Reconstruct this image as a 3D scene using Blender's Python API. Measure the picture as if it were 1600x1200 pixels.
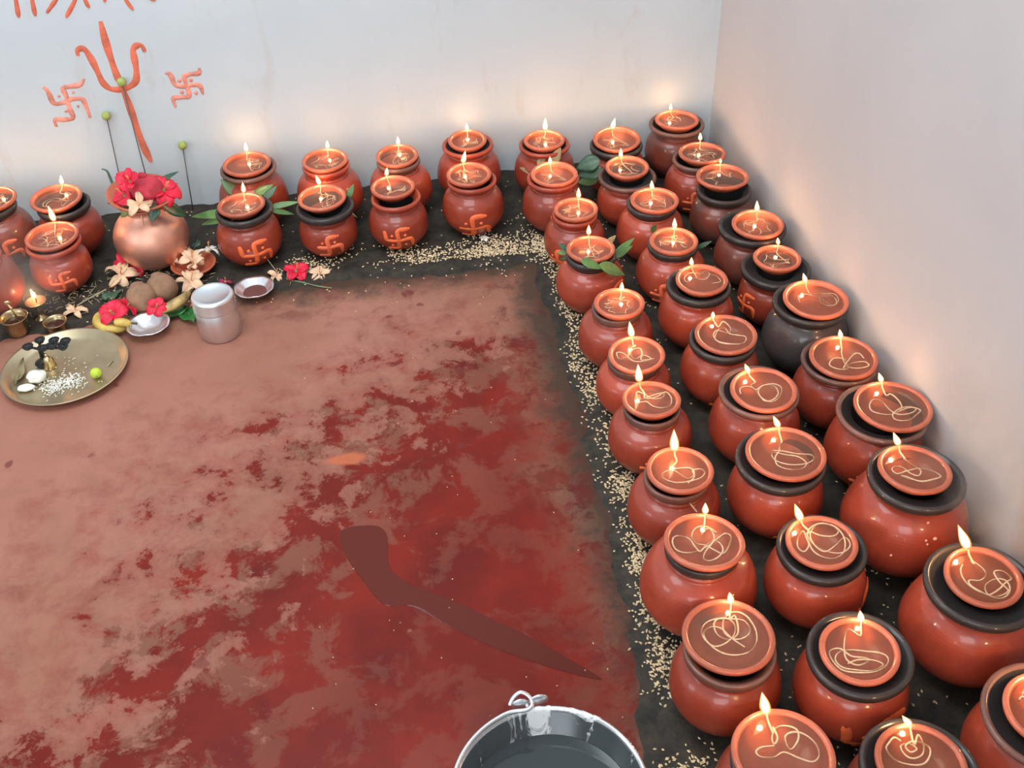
import bpy, bmesh, math, random
from math import sin, cos, pi, radians
from mathutils import Vector, Matrix, noise as mn

for o in list(bpy.data.objects):
    bpy.data.objects.remove(o, do_unlink=True)
scene = bpy.context.scene
COL = scene.collection
rnd = random.Random(7)

# ------------------------------------------------------------------ camera
FPX = 1705.95
KR = ((1768.2360901328177, 324.6720412232739, -564.0749561463739),
      (-153.284353208646, -623.7407617878919, -1690.4741139980472),
      (0.1079040698803822, 0.7572695730245438, -0.6441269327349034))
CAM_H = 1.55
_m = Matrix(KR); _inv = _m.inverted()
_K = Matrix(((FPX, 0, 800), (0, FPX, 600), (0, 0, 1)))
_R = _K.inverted() @ _m
camd = bpy.data.cameras.new('camera'); cam = bpy.data.objects.new('camera', camd); COL.objects.link(cam)
camd.sensor_fit = 'HORIZONTAL'; camd.sensor_width = 36.0; camd.lens = FPX * 36.0 / 1600.0
camd.clip_start = 0.02; camd.clip_end = 50
_c = Matrix((_R[0], -_R[1], -_R[2])).transposed().to_4x4()
cam.matrix_world = Matrix.Translation((0, 0, CAM_H)) @ _c
scene.camera = cam

# ------------------------------------------------------------------ light and exposure
WALL_Y, WALL_X = 2.745, 0.992
world = bpy.data.worlds.new('world'); scene.world = world; world.use_nodes = True
bg = world.node_tree.nodes['Background']
bg.inputs[0].default_value = (0.86, 0.95, 1.0, 1); bg.inputs[1].default_value = 0.66

def area_light(name, loc, target, sx, sy, power, color):
    l = bpy.data.lights.new(name, 'AREA'); l.shape = 'RECTANGLE'; l.size = sx; l.size_y = sy
    l.energy = power; l.color = color
    o = bpy.data.objects.new(name, l); COL.objects.link(o)
    o.location = loc
    o.rotation_euler = (Vector(target) - Vector(loc)).to_track_quat('-Z', 'Y').to_euler()
    return o
area_light('doorway_light', (-0.75, -1.7, 2.25), (-0.3, 2.7, 0.0), 1.6, 1.3, 36, (0.90, 0.96, 1.0))
area_light('left_fill_light', (-2.3, 0.9, 1.25), (-0.4, 2.74, 0.05), 0.9, 0.9, 12, (0.85, 0.94, 1.0))  # added fill from the left, lifts the lower back wall
area_light('overhead_fill_light', (-0.35, 1.65, 2.50), (-0.25, 2.35, 0.0), 1.4, 1.2, 31, (0.88, 0.95, 1.0))  # added soft overhead fill, brightens the foot of the back wall
FLAME_W = 0.105          # watts of each small wick flame
view = scene.view_settings
view.view_transform = 'Standard'; view.look = 'None'; view.gamma = 1.0; view.use_curve_mapping = False
view.exposure = 0.30

# pixel of the 1600x1200 frame -> point on the plane z (or y) of the room
def G(u, v, z=0.0):
    d = _inv @ Vector((u, v, 1)); t = (z - CAM_H) / d.z
    return Vector((d.x * t, d.y * t, z))
def WY(u, v, y=WALL_Y):
    d = _inv @ Vector((u, v, 1)); t = y / d.y
    return Vector((d.x * t, y, CAM_H + d.z * t))
def size_at(px, p):
    return px * (Vector(p) - Vector((0, 0, CAM_H))).length / FPX

# ------------------------------------------------------------------ materials
class NT:
    def __init__(s, name):
        s.m = bpy.data.materials.new(name); s.m.use_nodes = True; s.t = s.m.node_tree
        s.n = s.t.nodes; s.b = s.n['Principled BSDF']; s.out = s.n['Material Output']
        s.tc = s.n.new('ShaderNodeTexCoord')
    def link(s, a, b): s.t.links.new(a, b)
    def new(s, k, **kw):
        n = s.n.new(k)
        for a, v in kw.items():
            if a in n.inputs: 
                if hasattr(v, 'links') or hasattr(v, 'is_linked'): s.link(v, n.inputs[a])
                else: n.inputs[a].default_value = v
            else: setattr(n, a, v)
        return n
    def coord(s, which='Object', scale=(1, 1, 1), loc=(0, 0, 0)):
        mp = s.n.new('ShaderNodeMapping'); mp.inputs['Scale'].default_value = scale; mp.inputs['Location'].default_value = loc
        s.link(s.tc.outputs[which], mp.inputs['Vector']); return mp.outputs[0]
    def noise(s, scale, detail=4, rough=.55, vec=None, dist=0.0):
        n = s.n.new('ShaderNodeTexNoise'); n.inputs['Scale'].default_value = scale
        n.inputs['Detail'].default_value = detail; n.inputs['Roughness'].default_value = rough
        n.inputs['Distortion'].default_value = dist
        s.link(vec if vec is not None else s.coord(), n.inputs['Vector']); return n.outputs['Fac']
    def ramp(s, fac, stops):
        r = s.n.new('ShaderNodeValToRGB'); e = r.color_ramp.elements
        while len(e) < len(stops): e.new(0.5)
        for i, (p, c) in enumerate(stops):
            e[i].position = p; e[i].color = (c, c, c, 1) if not isinstance(c, tuple) else (c[0], c[1], c[2], 1)
        s.link(fac, r.inputs[0]); return r.outputs[0]
    def mix(s, fac, a, b):
        m = s.n.new('ShaderNodeMix'); m.data_type = 'RGBA'
        for v, i in ((fac, 0), (a, 6), (b, 7)):
            if hasattr(v, 'is_linked'): s.link(v, m.inputs[i])
            elif i == 0: m.inputs[0].default_value = v
            else: m.inputs[i].default_value = (v[0], v[1], v[2], 1)
        return m.outputs[2]
    def math(s, op, a, b=0.0, clamp=False):
        m = s.n.new('ShaderNodeMath'); m.operation = op; m.use_clamp = clamp
        for v, i in ((a, 0), (b, 1)):
            if hasattr(v, 'is_linked'): s.link(v, m.inputs[i])
            else: m.inputs[i].default_value = v
        return m.outputs[0]
    def bump(s, h, strength=.3, dist=.01):
        b = s.n.new('ShaderNodeBump'); b.inputs['Strength'].default_value = strength; b.inputs['Distance'].default_value = dist
        s.link(h, b.inputs['Height']); s.link(b.outputs[0], s.b.inputs['Normal'])
    def col(s, c):
        if hasattr(c, 'is_linked'): s.link(c, s.b.inputs['Base Color'])
        else: s.b.inputs['Base Color'].default_value = (c[0], c[1], c[2], 1)
    def set(s, **kw):
        for k, v in kw.items():
            i = s.b.inputs[k.replace('_', ' ')]
            if hasattr(v, 'is_linked'): s.link(v, i)
            else: i.default_value = v
        return s

def simple(name, c, rough=.5, metal=0.0, var=.15, scale=30, bump=0.0, **kw):
    t = NT(name); n = t.noise(scale, 3)
    lo = tuple(max(0, x * (1 - var)) for x in c); hi = tuple(min(1, x * (1 + var)) for x in c)
    t.col(t.ramp(n, [(.3, lo), (.7, hi)])); t.set(Roughness=rough, Metallic=metal, **kw)
    if bump: t.bump(t.noise(scale * 3, 4), bump, .002)
    return t.m

def clay(name, base, soot, amount, rough=.36):
    t = NT(name)
    oi = t.n.new('ShaderNodeObjectInfo')
    off = t.new('ShaderNodeVectorMath', operation='ADD'); t.link(t.tc.outputs['Object'], off.inputs[0])
    sc = t.new('ShaderNodeVectorMath', operation='SCALE'); sc.inputs[3].default_value = 7.0
    t.link(oi.outputs['Random'], sc.inputs[0]); t.link(sc.outputs[0], off.inputs[1])
    v = off.outputs[0]
    n1 = t.noise(14, 5, .6, v, .6); n2 = t.noise(60, 3, .6, v)
    c = t.mix(t.ramp(n1, [(.3, 0.0), (.75, 1.0)]), base, tuple(x * f for x, f in zip(base, (.72, .62, .6))))
    c = t.mix(t.math('MULTIPLY', t.ramp(n2, [(.55, 0.0), (.8, 1.0)]), .3), c, tuple(min(1, x * f) for x, f in zip(base, (1.25, 1.7, 1.8))))
    n3 = t.noise(9, 4, .6, v, 1.0)
    s = t.ramp(n3, [(max(0, .75 - amount * .7), 0.0), (min(1, .95 - amount * .45), min(1, .35 + amount))])
    c = t.mix(s, c, soot)
    hv = t.n.new('ShaderNodeHueSaturation'); t.link(c, hv.inputs['Color'])
    mr = t.new('ShaderNodeMapRange'); t.link(oi.outputs['Random'], mr.inputs[0]); mr.inputs[3].default_value = .82; mr.inputs[4].default_value = 1.15
    t.link(mr.outputs[0], hv.inputs['Value']); t.col(hv.outputs[0])
    t.set(Roughness=t.ramp(n1, [(.2, rough - .06), (.8, rough + .12)]))
    t.b.inputs['Specular IOR Level'].default_value = .38
    t.b.inputs['Coat Weight'].default_value = .38; t.b.inputs['Coat Roughness'].default_value = .09
    w = t.n.new('ShaderNodeTexWave'); w.wave_type = 'BANDS'; w.bands_direction = 'Z'
    w.inputs['Scale'].default_value = 55; w.inputs['Distortion'].default_value = 1.2; t.link(t.tc.outputs['Object'], w.inputs['Vector'])
    h = t.math('ADD', t.math('MULTIPLY', w.outputs['Fac'], .25), t.math('MULTIPLY', n2, .6))
    t.bump(h, .10, .002)
    return t.m

M = {}
M['clay'] = clay('terracotta', (.38, .056, .027), (.065, .036, .030), .20)
M['clay_smoked'] = clay('smoked_terracotta', (.30, .060, .034), (.075, .05, .042), .55)
M['clay_grey'] = clay('sooty_grey_clay', (.13, .06, .045), (.055, .047, .045), .85)
M['dish'] = clay('dish_terracotta', (.55, .135, .068), (.2, .08, .06), .02, .42)
M['rim_black'] = clay('sooty_black_rim', (.038, .029, .026), (.11, .07, .055), .15, .5)
M['rim_brown'] = clay('brown_sooted_rim', (.20, .085, .06), (.05, .038, .036), .5, .45)
M['inside'] = simple('black_inside', (.012, .01, .01), .8)

t = NT('lamp_oil')                                   # clear warm oil: see-through straight on, mirror at grazing
tr = t.n.new('ShaderNodeBsdfTransparent'); tr.inputs[0].default_value = (.98, .88, .76, 1)
gl = t.n.new('ShaderNodeBsdfGlossy'); gl.inputs['Roughness'].default_value = .03
fr = t.n.new('ShaderNodeFresnel'); fr.inputs['IOR'].default_value = 1.5
df = t.n.new('ShaderNodeBsdfDiffuse'); df.inputs[0].default_value = (.50, .19, .11, 1)
m0 = t.n.new('ShaderNodeMixShader'); m0.inputs[0].default_value = .20; t.link(tr.outputs[0], m0.inputs[1]); t.link(df.outputs[0], m0.inputs[2])
mx = t.n.new('ShaderNodeMixShader'); t.link(fr.outputs[0], mx.inputs[0]); t.link(m0.outputs[0], mx.inputs[1]); t.link(gl.outputs[0], mx.inputs[2])
t.link(mx.outputs[0], t.out.inputs['Surface']); M['oil'] = t.m

def flame_mat(name, cols, strengths):
    t = NT(name)
    sx = t.n.new('ShaderNodeSeparateXYZ'); t.link(t.tc.outputs['Generated'], sx.inputs[0])
    c = t.ramp(sx.outputs[2], cols); s = t.ramp(sx.outputs[2], [(p, v / 20.0) for p, v in strengths])
    e = t.n.new('ShaderNodeEmission'); t.link(c, e.inputs[0]); t.link(t.math('MULTIPLY', s, 20.0), e.inputs[1])
    tr = t.n.new('ShaderNodeBsdfTransparent'); a = t.n.new('ShaderNodeAddShader')
    t.link(e.outputs[0], a.inputs[0]); t.link(tr.outputs[0], a.inputs[1]); t.link(a.outputs[0], t.out.inputs['Surface'])
    return t.m
M['flame'] = flame_mat('flame_envelope', [(0, (1, .22, .03)), (.5, (1, .33, .06)), (1, (1, .42, .1))], [(0, .25), (.4, .8), (1, .9)])
M['flame_core'] = flame_mat('flame_core', [(0, (1, .42, .1)), (.3, (1, .66, .3)), (1, (1, .74, .4))], [(0, 1.0), (.25, 4.5), (1, 4.5)])
M['wick'] = simple('cotton_wick', (.66, .43, .26), .8, scale=200)
M['char'] = simple('charred_wick', (.02, .015, .012), .9)
M['mark'] = simple('vermilion_paint', (.90, .15, .045), .5, var=.2, scale=60)
M['mark_faint'] = simple('faint_vermilion_paint', (.78, .15, .06), .5, var=.3, scale=60)
M['wall_paint'] = simple('brushed_vermilion_paint', (.66, .16, .09), .75, var=.28, scale=26)
M['wall_paint_pale'] = simple('pale_brushed_paint', (.70, .27, .20), .75, var=.35, scale=45)
M['leaf'] = simple('green_leaf', (.10, .19, .055), .38, var=.35, scale=25)
M['leaf_dark'] = simple('dark_leaf', (.035, .085, .045), .35, var=.35, scale=25)
M['leaf_bright'] = simple('bright_green_leaf', (.03, .16, .035), .33, var=.3, scale=40)
M['leaf_dry'] = simple('dry_olive_leaf', (.28, .20, .10), .6, var=.3, scale=25)
M['petal_red'] = simple('hibiscus_red', (.72, .010, .045), .55, var=.3, scale=60)
M['petal_magenta'] = simple('wilted_magenta', (.35, .02, .07), .6, var=.3, scale=60)
M['petal_cream'] = simple('dried_cream_petal', (.80, .52, .33), .7, var=.16, scale=50)
M['petal_white'] = simple('fresh_white_petal', (.85, .80, .68), .6, var=.1, scale=50)
M['stamen'] = simple('stamen', (.75, .35, .12), .6)
M['cloth'] = simple('red_cloth', (.50, .035, .06), .8, var=.3, scale=40, bump=.3)
M['copper'] = simple('copper', (.80, .40, .29), .46, .85, var=.2, scale=9)
M['brass'] = simple('brass', (.42, .32, .18), .33, 1.0, var=.25, scale=18)
M['brass_plate'] = simple('brass_plate', (.46, .37, .24), .38, .85, var=.2, scale=12)
M['brass_bright'] = simple('bright_brass', (.72, .56, .28), .25, 1.0, var=.2, scale=20)
M['soot_metal'] = simple('sooted_metal', (.022, .02, .022), .4, .3, var=.3)
M['aluminium'] = simple('aluminium', (.80, .82, .84), .34, .95, var=.05, scale=16)
M['foil'] = simple('foil', (.88, .87, .88), .28, .9, var=.06, scale=60)
M['steel'] = None
M['powder'] = simple('red_brown_powder', (.15, .045, .035), .9, scale=150, bump=.4)
M['coconut'] = simple('coconut_husk', (.30, .16, .095), .85, var=.25, scale=35, bump=.4)
M['banana'] = simple('banana_peel', (.62, .42, .10), .5, var=.25, scale=40)
M['banana_ripe'] = simple('ripening_banana_peel', (.46, .31, .12), .55, var=.5, scale=45)
M['banana_tip'] = simple('banana_tip', (.10, .07, .03), .7)
M['white_lump'] = simple('white_sweet', (.84, .84, .74), .6, scale=40)
M['lime'] = simple('lime', (.52, .66, .04), .35, var=.15, scale=40)
M['green_ball'] = simple('green_ball', (.34, .40, .10), .6, var=.15, scale=80)
M['stick'] = simple('grey_stick', (.11, .11, .11), .7)
M['straw'] = simple('straw', (.45, .38, .24), .7, scale=60)
M['stem_green'] = simple('green_stem', (.20, .26, .12), .6, scale=60)
M['rice'] = simple('rice', (.85, .83, .74), .5, scale=80)
M['seed'] = simple('cereal_seed', (.74, .56, .34), .6, var=.3, scale=90)
M['dark_liquid'] = simple('dark_liquid', (.05, .02, .015), .08)

t = NT('brushed_steel')
n = t.noise(24, 5, .7, t.coord(scale=(1, 1, .35)), .8)
mk = t.ramp(n, [(.57, 0.0), (.62, 1.0)])
t.col(t.mix(mk, (.60, .62, .64), (.85, .85, .85))); t.set(Metallic=t.math('SUBTRACT', 1.0, t.math('MULTIPLY', mk, .9)), Roughness=t.math('ADD', .27, t.math('MULTIPLY', mk, .4)))
M['steel'] = t.m
t = NT('grey_water'); t.col((.035, .042, .045)); t.set(Roughness=.06)
wv = t.noise(14, 2, .5, t.coord()); t.bump(wv, .06, .004); M['water'] = t.m

# painted lime-washed wall
def wall_mat(name, tint, seed):
    t = NT(name)
    v = t.coord(loc=(seed, seed * 2, 0))
    n1 = t.noise(2.2, 5, .6, v, .4); n2 = t.noise(11, 5, .65, t.coord(scale=(1, 1, .3), loc=(seed, 3, 1)), .5); n3 = t.noise(90, 4, .6, v)
    c = t.mix(t.ramp(n1, [(.35, 0.0), (.75, 1.0)]), tint, tuple(x * .91 for x in tint))
    c = t.mix(t.math('MULTIPLY', t.ramp(n2, [(.57, 0.0), (.72, 1.0)]), .5), c, (.50, .47, .45))
    if seed:                     # browner, darker tone over the near end of the right wall
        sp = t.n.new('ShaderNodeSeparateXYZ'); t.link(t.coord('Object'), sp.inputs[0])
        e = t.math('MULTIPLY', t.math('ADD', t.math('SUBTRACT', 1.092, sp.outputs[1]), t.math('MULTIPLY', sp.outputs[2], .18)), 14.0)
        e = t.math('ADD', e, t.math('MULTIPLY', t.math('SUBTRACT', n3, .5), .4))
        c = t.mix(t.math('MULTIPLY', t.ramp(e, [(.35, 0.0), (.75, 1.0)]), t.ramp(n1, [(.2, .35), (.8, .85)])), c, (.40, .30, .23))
    t.col(c); t.set(Roughness=.75); t.b.inputs['Specular IOR Level'].default_value = .3
    t.bump(t.math('ADD', n1, t.math('MULTIPLY', n3, .12)), .25, .006)
    return t.m
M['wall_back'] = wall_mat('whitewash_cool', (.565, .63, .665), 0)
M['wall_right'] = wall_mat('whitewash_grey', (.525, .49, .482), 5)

# red oxide floor: dusty dry film over dark polished red, thinning towards the right
t = NT('red_oxide_floor')
v = t.coord('Object')
sep = t.n.new('ShaderNodeSeparateXYZ'); t.link(v, sep.inputs[0]); X, Y = sep.outputs[0], sep.outputs[1]
big = t.noise(2.6, 6, .62, v, .5); fine = t.noise(13, 7, .7, v, .25); mid = t.noise(6.0, 5, .6, v, .4)
# dry towards the far left, wet/polished towards the near right
g = t.math('ADD', t.math('MULTIPLY', t.math('ADD', X, .22), -1.15), t.math('MULTIPLY', t.math('SUBTRACT', Y, 1.60), .85))
g2 = t.math('ADD', g, t.math('MULTIPLY', t.math('MAXIMUM', t.math('SUBTRACT', Y, 1.80), 0.0), 1.5))
film = t.math('ADD', t.math('ADD', g2, t.math('MULTIPLY', t.math('SUBTRACT', big, .5), 1.3)), t.math('MULTIPLY', t.math('SUBTRACT', fine, .5), 2.6))
fm = t.ramp(t.math('ADD', t.math('MULTIPLY', film, .5), .5), [(.47, 0.0), (.53, .55), (.85, 1.0)])
red = t.mix(t.ramp(mid, [(.35, 0.0), (.7, 1.0)]), (.205, .016, .008), (.115, .010, .007))
dusty = t.mix(t.ramp(big, [(.35, 0.0), (.65, 1.0)]), (.39, .165, .122), (.315, .128, .085))
patch = t.math('MULTIPLY', t.ramp(t.noise(8.5, 7, .68, t.coord('Object', loc=(2, 9, 0)), .35), [(.50, 0.0), (.56, 1.0)]), t.ramp(t.math('ADD', g, .75), [(.15, .25), (.75, 1.0)]))
red = t.mix(t.math('MULTIPLY', patch, .8), red, (.225, .095, .062))
c = t.mix(fm, red, dusty)
# a brown muddy tint beside the soil strips
ex = t.ramp(t.math('ADD', t.math('MULTIPLY', t.math('ADD', X, t.math('MULTIPLY', t.math('SUBTRACT', mid, .5), .22)), 2.0), .2), [(.62, 0.0), (.95, .85)])
ey = t.ramp(t.math('ADD', t.math('SUBTRACT', Y, 1.75), t.math('MULTIPLY', t.math('SUBTRACT', mid, .5), .25)), [(.30, 0.0), (.56, .8)])
ed = t.math('MAXIMUM', ex, ey)
mud = t.mix(t.ramp(fine, [(.42, 0.0), (.50, 1.0)]), (.095, .028, .021), (.24, .118, .075))
c = t.mix(t.math('MULTIPLY', ed, t.ramp(t.noise(9, 5, .65, v, 1.0), [(.38, .25), (.55, 1.0)])), c, mud)
# soil film smeared thinly over the floor edge
sx_ = t.math('SUBTRACT', X, .345); sy_ = t.math('SUBTRACT', t.math('ADD', Y, t.math('MULTIPLY', X, .05)), 2.255)
sm = t.math('ADD', t.math('MULTIPLY', t.math('MAXIMUM', sx_, sy_), 9.0), t.math('MULTIPLY', t.math('SUBTRACT', fine, .5), 2.2))
c = t.mix(t.ramp(t.math('ADD', sm, .72), [(.30, 0.0), (.95, .85)]), c, (.045, .032, .022))
# dark dried drops
vo = t.n.new('ShaderNodeTexVoronoi'); vo.inputs['Scale'].default_value = 11; vo.inputs['Randomness'].default_value = 1.0
dv = t.n.new('ShaderNodeVectorMath'); dv.operation = 'ADD'
sc = t.n.new('ShaderNodeVectorMath'); sc.operation = 'SCALE'; sc.inputs[3].default_value = .05
nz = t.n.new('ShaderNodeTexNoise'); nz.inputs['Scale'].default_value = 18; t.link(v, nz.inputs['Vector'])
t.link(nz.outputs['Color'], sc.inputs[0]); t.link(v, dv.inputs[0]); t.link(sc.outputs[0], dv.inputs[1]); t.link(dv.outputs[0], vo.inputs['Vector'])
dr = t.math('MULTIPLY', t.ramp(vo.outputs['Distance'], [(.10, 1.0), (.14, 0.0)]), t.ramp(t.noise(2.3, 3, .5, t.coord('Object', loc=(4, 7, 0))), [(.50, 0.0), (.58, .75)]))
c = t.mix(dr, c, (.15, .03, .025))
# orange pigment smear
so = G(540, 718)
dx = t.math('DIVIDE', t.math('SUBTRACT', X, so.x), .055); dy = t.math('DIVIDE', t.math('SUBTRACT', Y, so.y), .020)
rr_ = t.math('ADD', t.math('SQRT', t.math('ADD', t.math('MULTIPLY', dx, dx), t.math('MULTIPLY', dy, dy))), t.math('MULTIPLY', t.math('SUBTRACT', fine, .5), 1.6))
c = t.mix(t.ramp(rr_, [(.6, .85), (1.0, 0.0)]), c, (.50, .13, .06))
t.col(c)
t.set(Roughness=t.math('ADD', t.math('MULTIPLY', fm, .15), .30)); t.b.inputs['Specular IOR Level'].default_value = .16
t.bump(t.math('ADD', t.math('MULTIPLY', big, 1.0), t.math('MULTIPLY', fine, .12)), .12, .006)
M['floor'] = t.m

t = NT('dark_soil')
v = t.coord()
n = t.noise(30, 6, .7, v, .3); n2 = t.noise(6, 4, .6, v)
t.col(t.mix(n2, t.ramp(n, [(.35, (.007, .0055, .004)), (.7, (.034, .024, .014))]), t.ramp(n, [(.35, (.012, .009, .006)), (.7, (.066, .048, .029))])))
t.set(Roughness=.75); t.bump(n, .8, .006); M['soil'] = t.m
t = NT('spilt_water'); t.col((.115, .020, .012)); t.set(Roughness=.14); t.b.inputs['Specular IOR Level'].default_value = .16; M['spill'] = t.m

# ------------------------------------------------------------------ mesh helpers
def link(name, verts, faces, mat, parent=None, smooth=True, mats=None, midx=None):
    me = bpy.data.meshes.new(name); me.from_pydata([tuple(v) for v in verts], [], faces); me.update()
    for m in (mats or [mat]): me.materials.append(m)
    if midx: me.polygons.foreach_set('material_index', midx)
    if smooth: me.polygons.foreach_set('use_smooth', [True] * len(me.polygons))
    o = bpy.data.objects.new(name, me); COL.objects.link(o)
    if parent: o.parent = parent
    return o
def empty(name, loc, label=None, cat=None, group=None, rot=None):
    o = bpy.data.objects.new(name, None); COL.objects.link(o); o.location = loc; o.empty_display_size = .03
    if rot is not None: o.rotation_euler = rot
    tag(o, label, cat, group); return o
def tag(o, label=None, cat=None, group=None, kind=None):
    if label: o['label'] = label
    if cat: o['category'] = cat
    if group: o['group'] = group
    if kind: o['kind'] = kind
    return o
def lathe(prof, n=40, wob=0.0, seed=0, flat=None):
    vs, fs = [], []; rows = []
    for r, z in prof:
        if r < 1e-6: rows.append([len(vs)]); vs.append((0, 0, z)); continue
        row = []
        for i in range(n):
            a = 2 * pi * i / n
            k = 1 + wob * (sin(a * 2 + seed) + .6 * sin(a * 3 + seed * 2.1 + z * 20))
            row.append(len(vs)); vs.append((r * k * cos(a), r * k * sin(a), z))
        rows.append(row)
    for a, b in zip(rows, rows[1:]):
        for i in range(n):
            j = (i + 1) % n
            if len(a) == 1 and len(b) == 1: continue
            if len(a) == 1: fs.append((a[0], b[j], b[i]))
            elif len(b) == 1: fs.append((a[i], a[j], b[0]))
            else: fs.append((a[i], a[j], b[j], b[i]))
    return vs, fs
def catmull(P, k=8, closed=False):
    P = [Vector(p) for p in P]; out = []; n = len(P)
    rng = range(n) if closed else range(n - 1)
    for i in rng:
        if closed: p0, p1, p2, p3 = P[i - 1], P[i], P[(i + 1) % n], P[(i + 2) % n]
        else: p0, p1, p2, p3 = P[max(i - 1, 0)], P[i], P[i + 1], P[min(i + 2, n - 1)]
        for j in range(k):
            u = j / k
            out.append(.5 * ((2 * p1) + (-p0 + p2) * u + (2 * p0 - 5 * p1 + 4 * p2 - p3) * u * u + (-p0 + 3 * p1 - 3 * p2 + p3) * u ** 3))
    if not closed: out.append(P[-1].copy())
    return out
def tube(pts, r, n=6):
    pts = [Vector(p) for p in pts]; vs, fs = [], []; m = len(pts)
    up = Vector((0, 0, 1)); prev = None
    for i, p in enumerate(pts):
        d = (pts[min(i + 1, m - 1)] - pts[max(i - 1, 0)])
        d = d.normalized() if d.length > 1e-9 else Vector((0, 0, 1))
        if prev is None: prev = d.cross(up if abs(d.z) < .9 else Vector((1, 0, 0))).normalized()
        s = (prev - d * prev.dot(d)); s = s.normalized() if s.length > 1e-6 else d.orthogonal().normalized(); prev = s
        q = d.cross(s); ri = r(i / (m - 1)) if callable(r) else r
        for k in range(n):
            a = 2 * pi * k / n; vs.append(p + (s * cos(a) + q * sin(a)) * ri)
    for i in range(m - 1):
        for k in range(n):
            j = (k + 1) % n; fs.append((i * n + k, i * n + j, (i + 1) * n + j, (i + 1) * n + k))
    fs.append(tuple(range(n - 1, -1, -1))); fs.append(tuple((m - 1) * n + k for k in range(n)))
    return vs, fs
def join(parts):
    vs, fs = [], []
    for v, f in parts:
        o = len(vs); vs += [Vector(p) for p in v]; fs += [tuple(i + o for i in q) for q in f]
    return vs, fs
def xf(part, mat):
    return [mat @ Vector(p) for p in part[0]], part[1]
def blob(rx, ry, rz, n=20, m=12, amp=.06, fr=2.5, seed=0.0):
    vs, fs = lathe([(sin(pi * i / m), -cos(pi * i / m)) for i in range(m + 1)], n)
    out = []
    for v in vs:
        v = Vector(v); k = 1 + amp * mn.noise(v * fr + Vector((seed, seed * 1.7, 3)))
        out.append(Vector((v.x * rx * k, v.y * ry * k, v.z * rz * k)))
    return out, fs

# ------------------------------------------------------------------ room
def quad_wall(name, p0, ux, uz, w, h, thick, mat, nrm):
    p0, ux, uz, nrm = map(Vector, (p0, ux, uz, nrm)); vs = []; fs = []
    nx, nz = 40, 30
    for k in range(nz + 1):
        for i in range(nx + 1):
            p = p0 + ux * (w * i / nx) + uz * (h * k / nz)
            b = .0016 * mn.noise(p * 2.3)
            vs.append(p - nrm * (thick * 0 + abs(b)))
    for k in range(nz):
        for i in range(nx):
            a = k * (nx + 1) + i; fs.append((a, a + 1, a + nx + 2, a + nx + 1))
    o = len(vs)
    for (i, k) in ((0, 0), (nx, 0), (nx, nz), (0, nz)): vs.append(p0 + ux * (w * i / nx) + uz * (h * k / nz) - nrm * thick)
    fs.append((o, o + 3, o + 2, o + 1))
    c = [0, nx, (nx + 1) * (nz + 1) - 1, (nx + 1) * nz]
    for a in range(4):
        b = (a + 1) % 4; fs.append((c[a], o + a, o + b, c[b]))
    return tag(link(name, vs, fs, mat, smooth=False), kind='structure')
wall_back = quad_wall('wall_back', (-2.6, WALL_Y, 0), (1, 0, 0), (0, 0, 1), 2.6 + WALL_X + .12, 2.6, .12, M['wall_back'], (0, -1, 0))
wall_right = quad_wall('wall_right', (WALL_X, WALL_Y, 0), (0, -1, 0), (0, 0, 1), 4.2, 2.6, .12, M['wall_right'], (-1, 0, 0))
fl = link('floor', [(-2.6, -1.5, 0), (WALL_X + .12, -1.5, 0), (WALL_X + .12, WALL_Y + .12, 0), (-2.6, WALL_Y + .12, 0),
                    (-2.6, -1.5, -.1), (WALL_X + .12, -1.5, -.1), (WALL_X + .12, WALL_Y + .12, -.1), (-2.6, WALL_Y + .12, -.1)],
          [(0, 1, 2, 3), (7, 6, 5, 4), (0, 4, 5, 1), (1, 5, 6, 2), (2, 6, 7, 3), (3, 7, 4, 0)], M['floor'], smooth=False)
tag(fl, kind='structure')

# dark soil strips along both walls
def edge_x(y):
    xs = [(.5, .285), (.88, .315), (1.1, .345), (1.4, .372), (1.8, .383), (2.26, .385), (3, .385)]
    for (a, b), (c, d) in zip(xs, xs[1:]):
        if y <= c: return b + (d - b) * max(0, (y - a) / (c - a))
    return xs[-1][1]
def edge_y(x):
    if x < -.5: return 2.235 + .02 * sin(x * 9)
    return 2.31 - (x + .5) * .045
def soil_in(x, y):
    n = .022 * mn.noise(Vector((x * 9, y * 9, 0))) + .012 * mn.noise(Vector((x * 30, y * 30, 1)))
    d1, d2 = x - edge_x(y) + n, y - edge_y(x) + n
    return max(d1, d2) if (d1 > 0) != (d2 > 0) else (max(d1, d2) if d1 > 0 else max(d1, d2))
def soil_z(x, y):
    d = soil_in(x, y)
    if d < 0: return max(-.012, d * .35)
    k = min(1, d / .05); k = k * k * (3 - 2 * k)
    z = d * .04 * (1 - k) + k * (.008 + .006 * mn.noise(Vector((x * 14, y * 14, 2))) + .004 * mn.noise(Vector((x * 45, y * 45, 5))))
    for a, b, R in PRESS:                     # the soil is pressed down under every pot
        q = ((x - a) ** 2 + (y - b) ** 2) / (R * R)
        if q < .95: z = min(z, .9105 * R * (1 - math.sqrt(1 - q)) - .0012 if q > .10 else -.0015)
    return z
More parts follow.
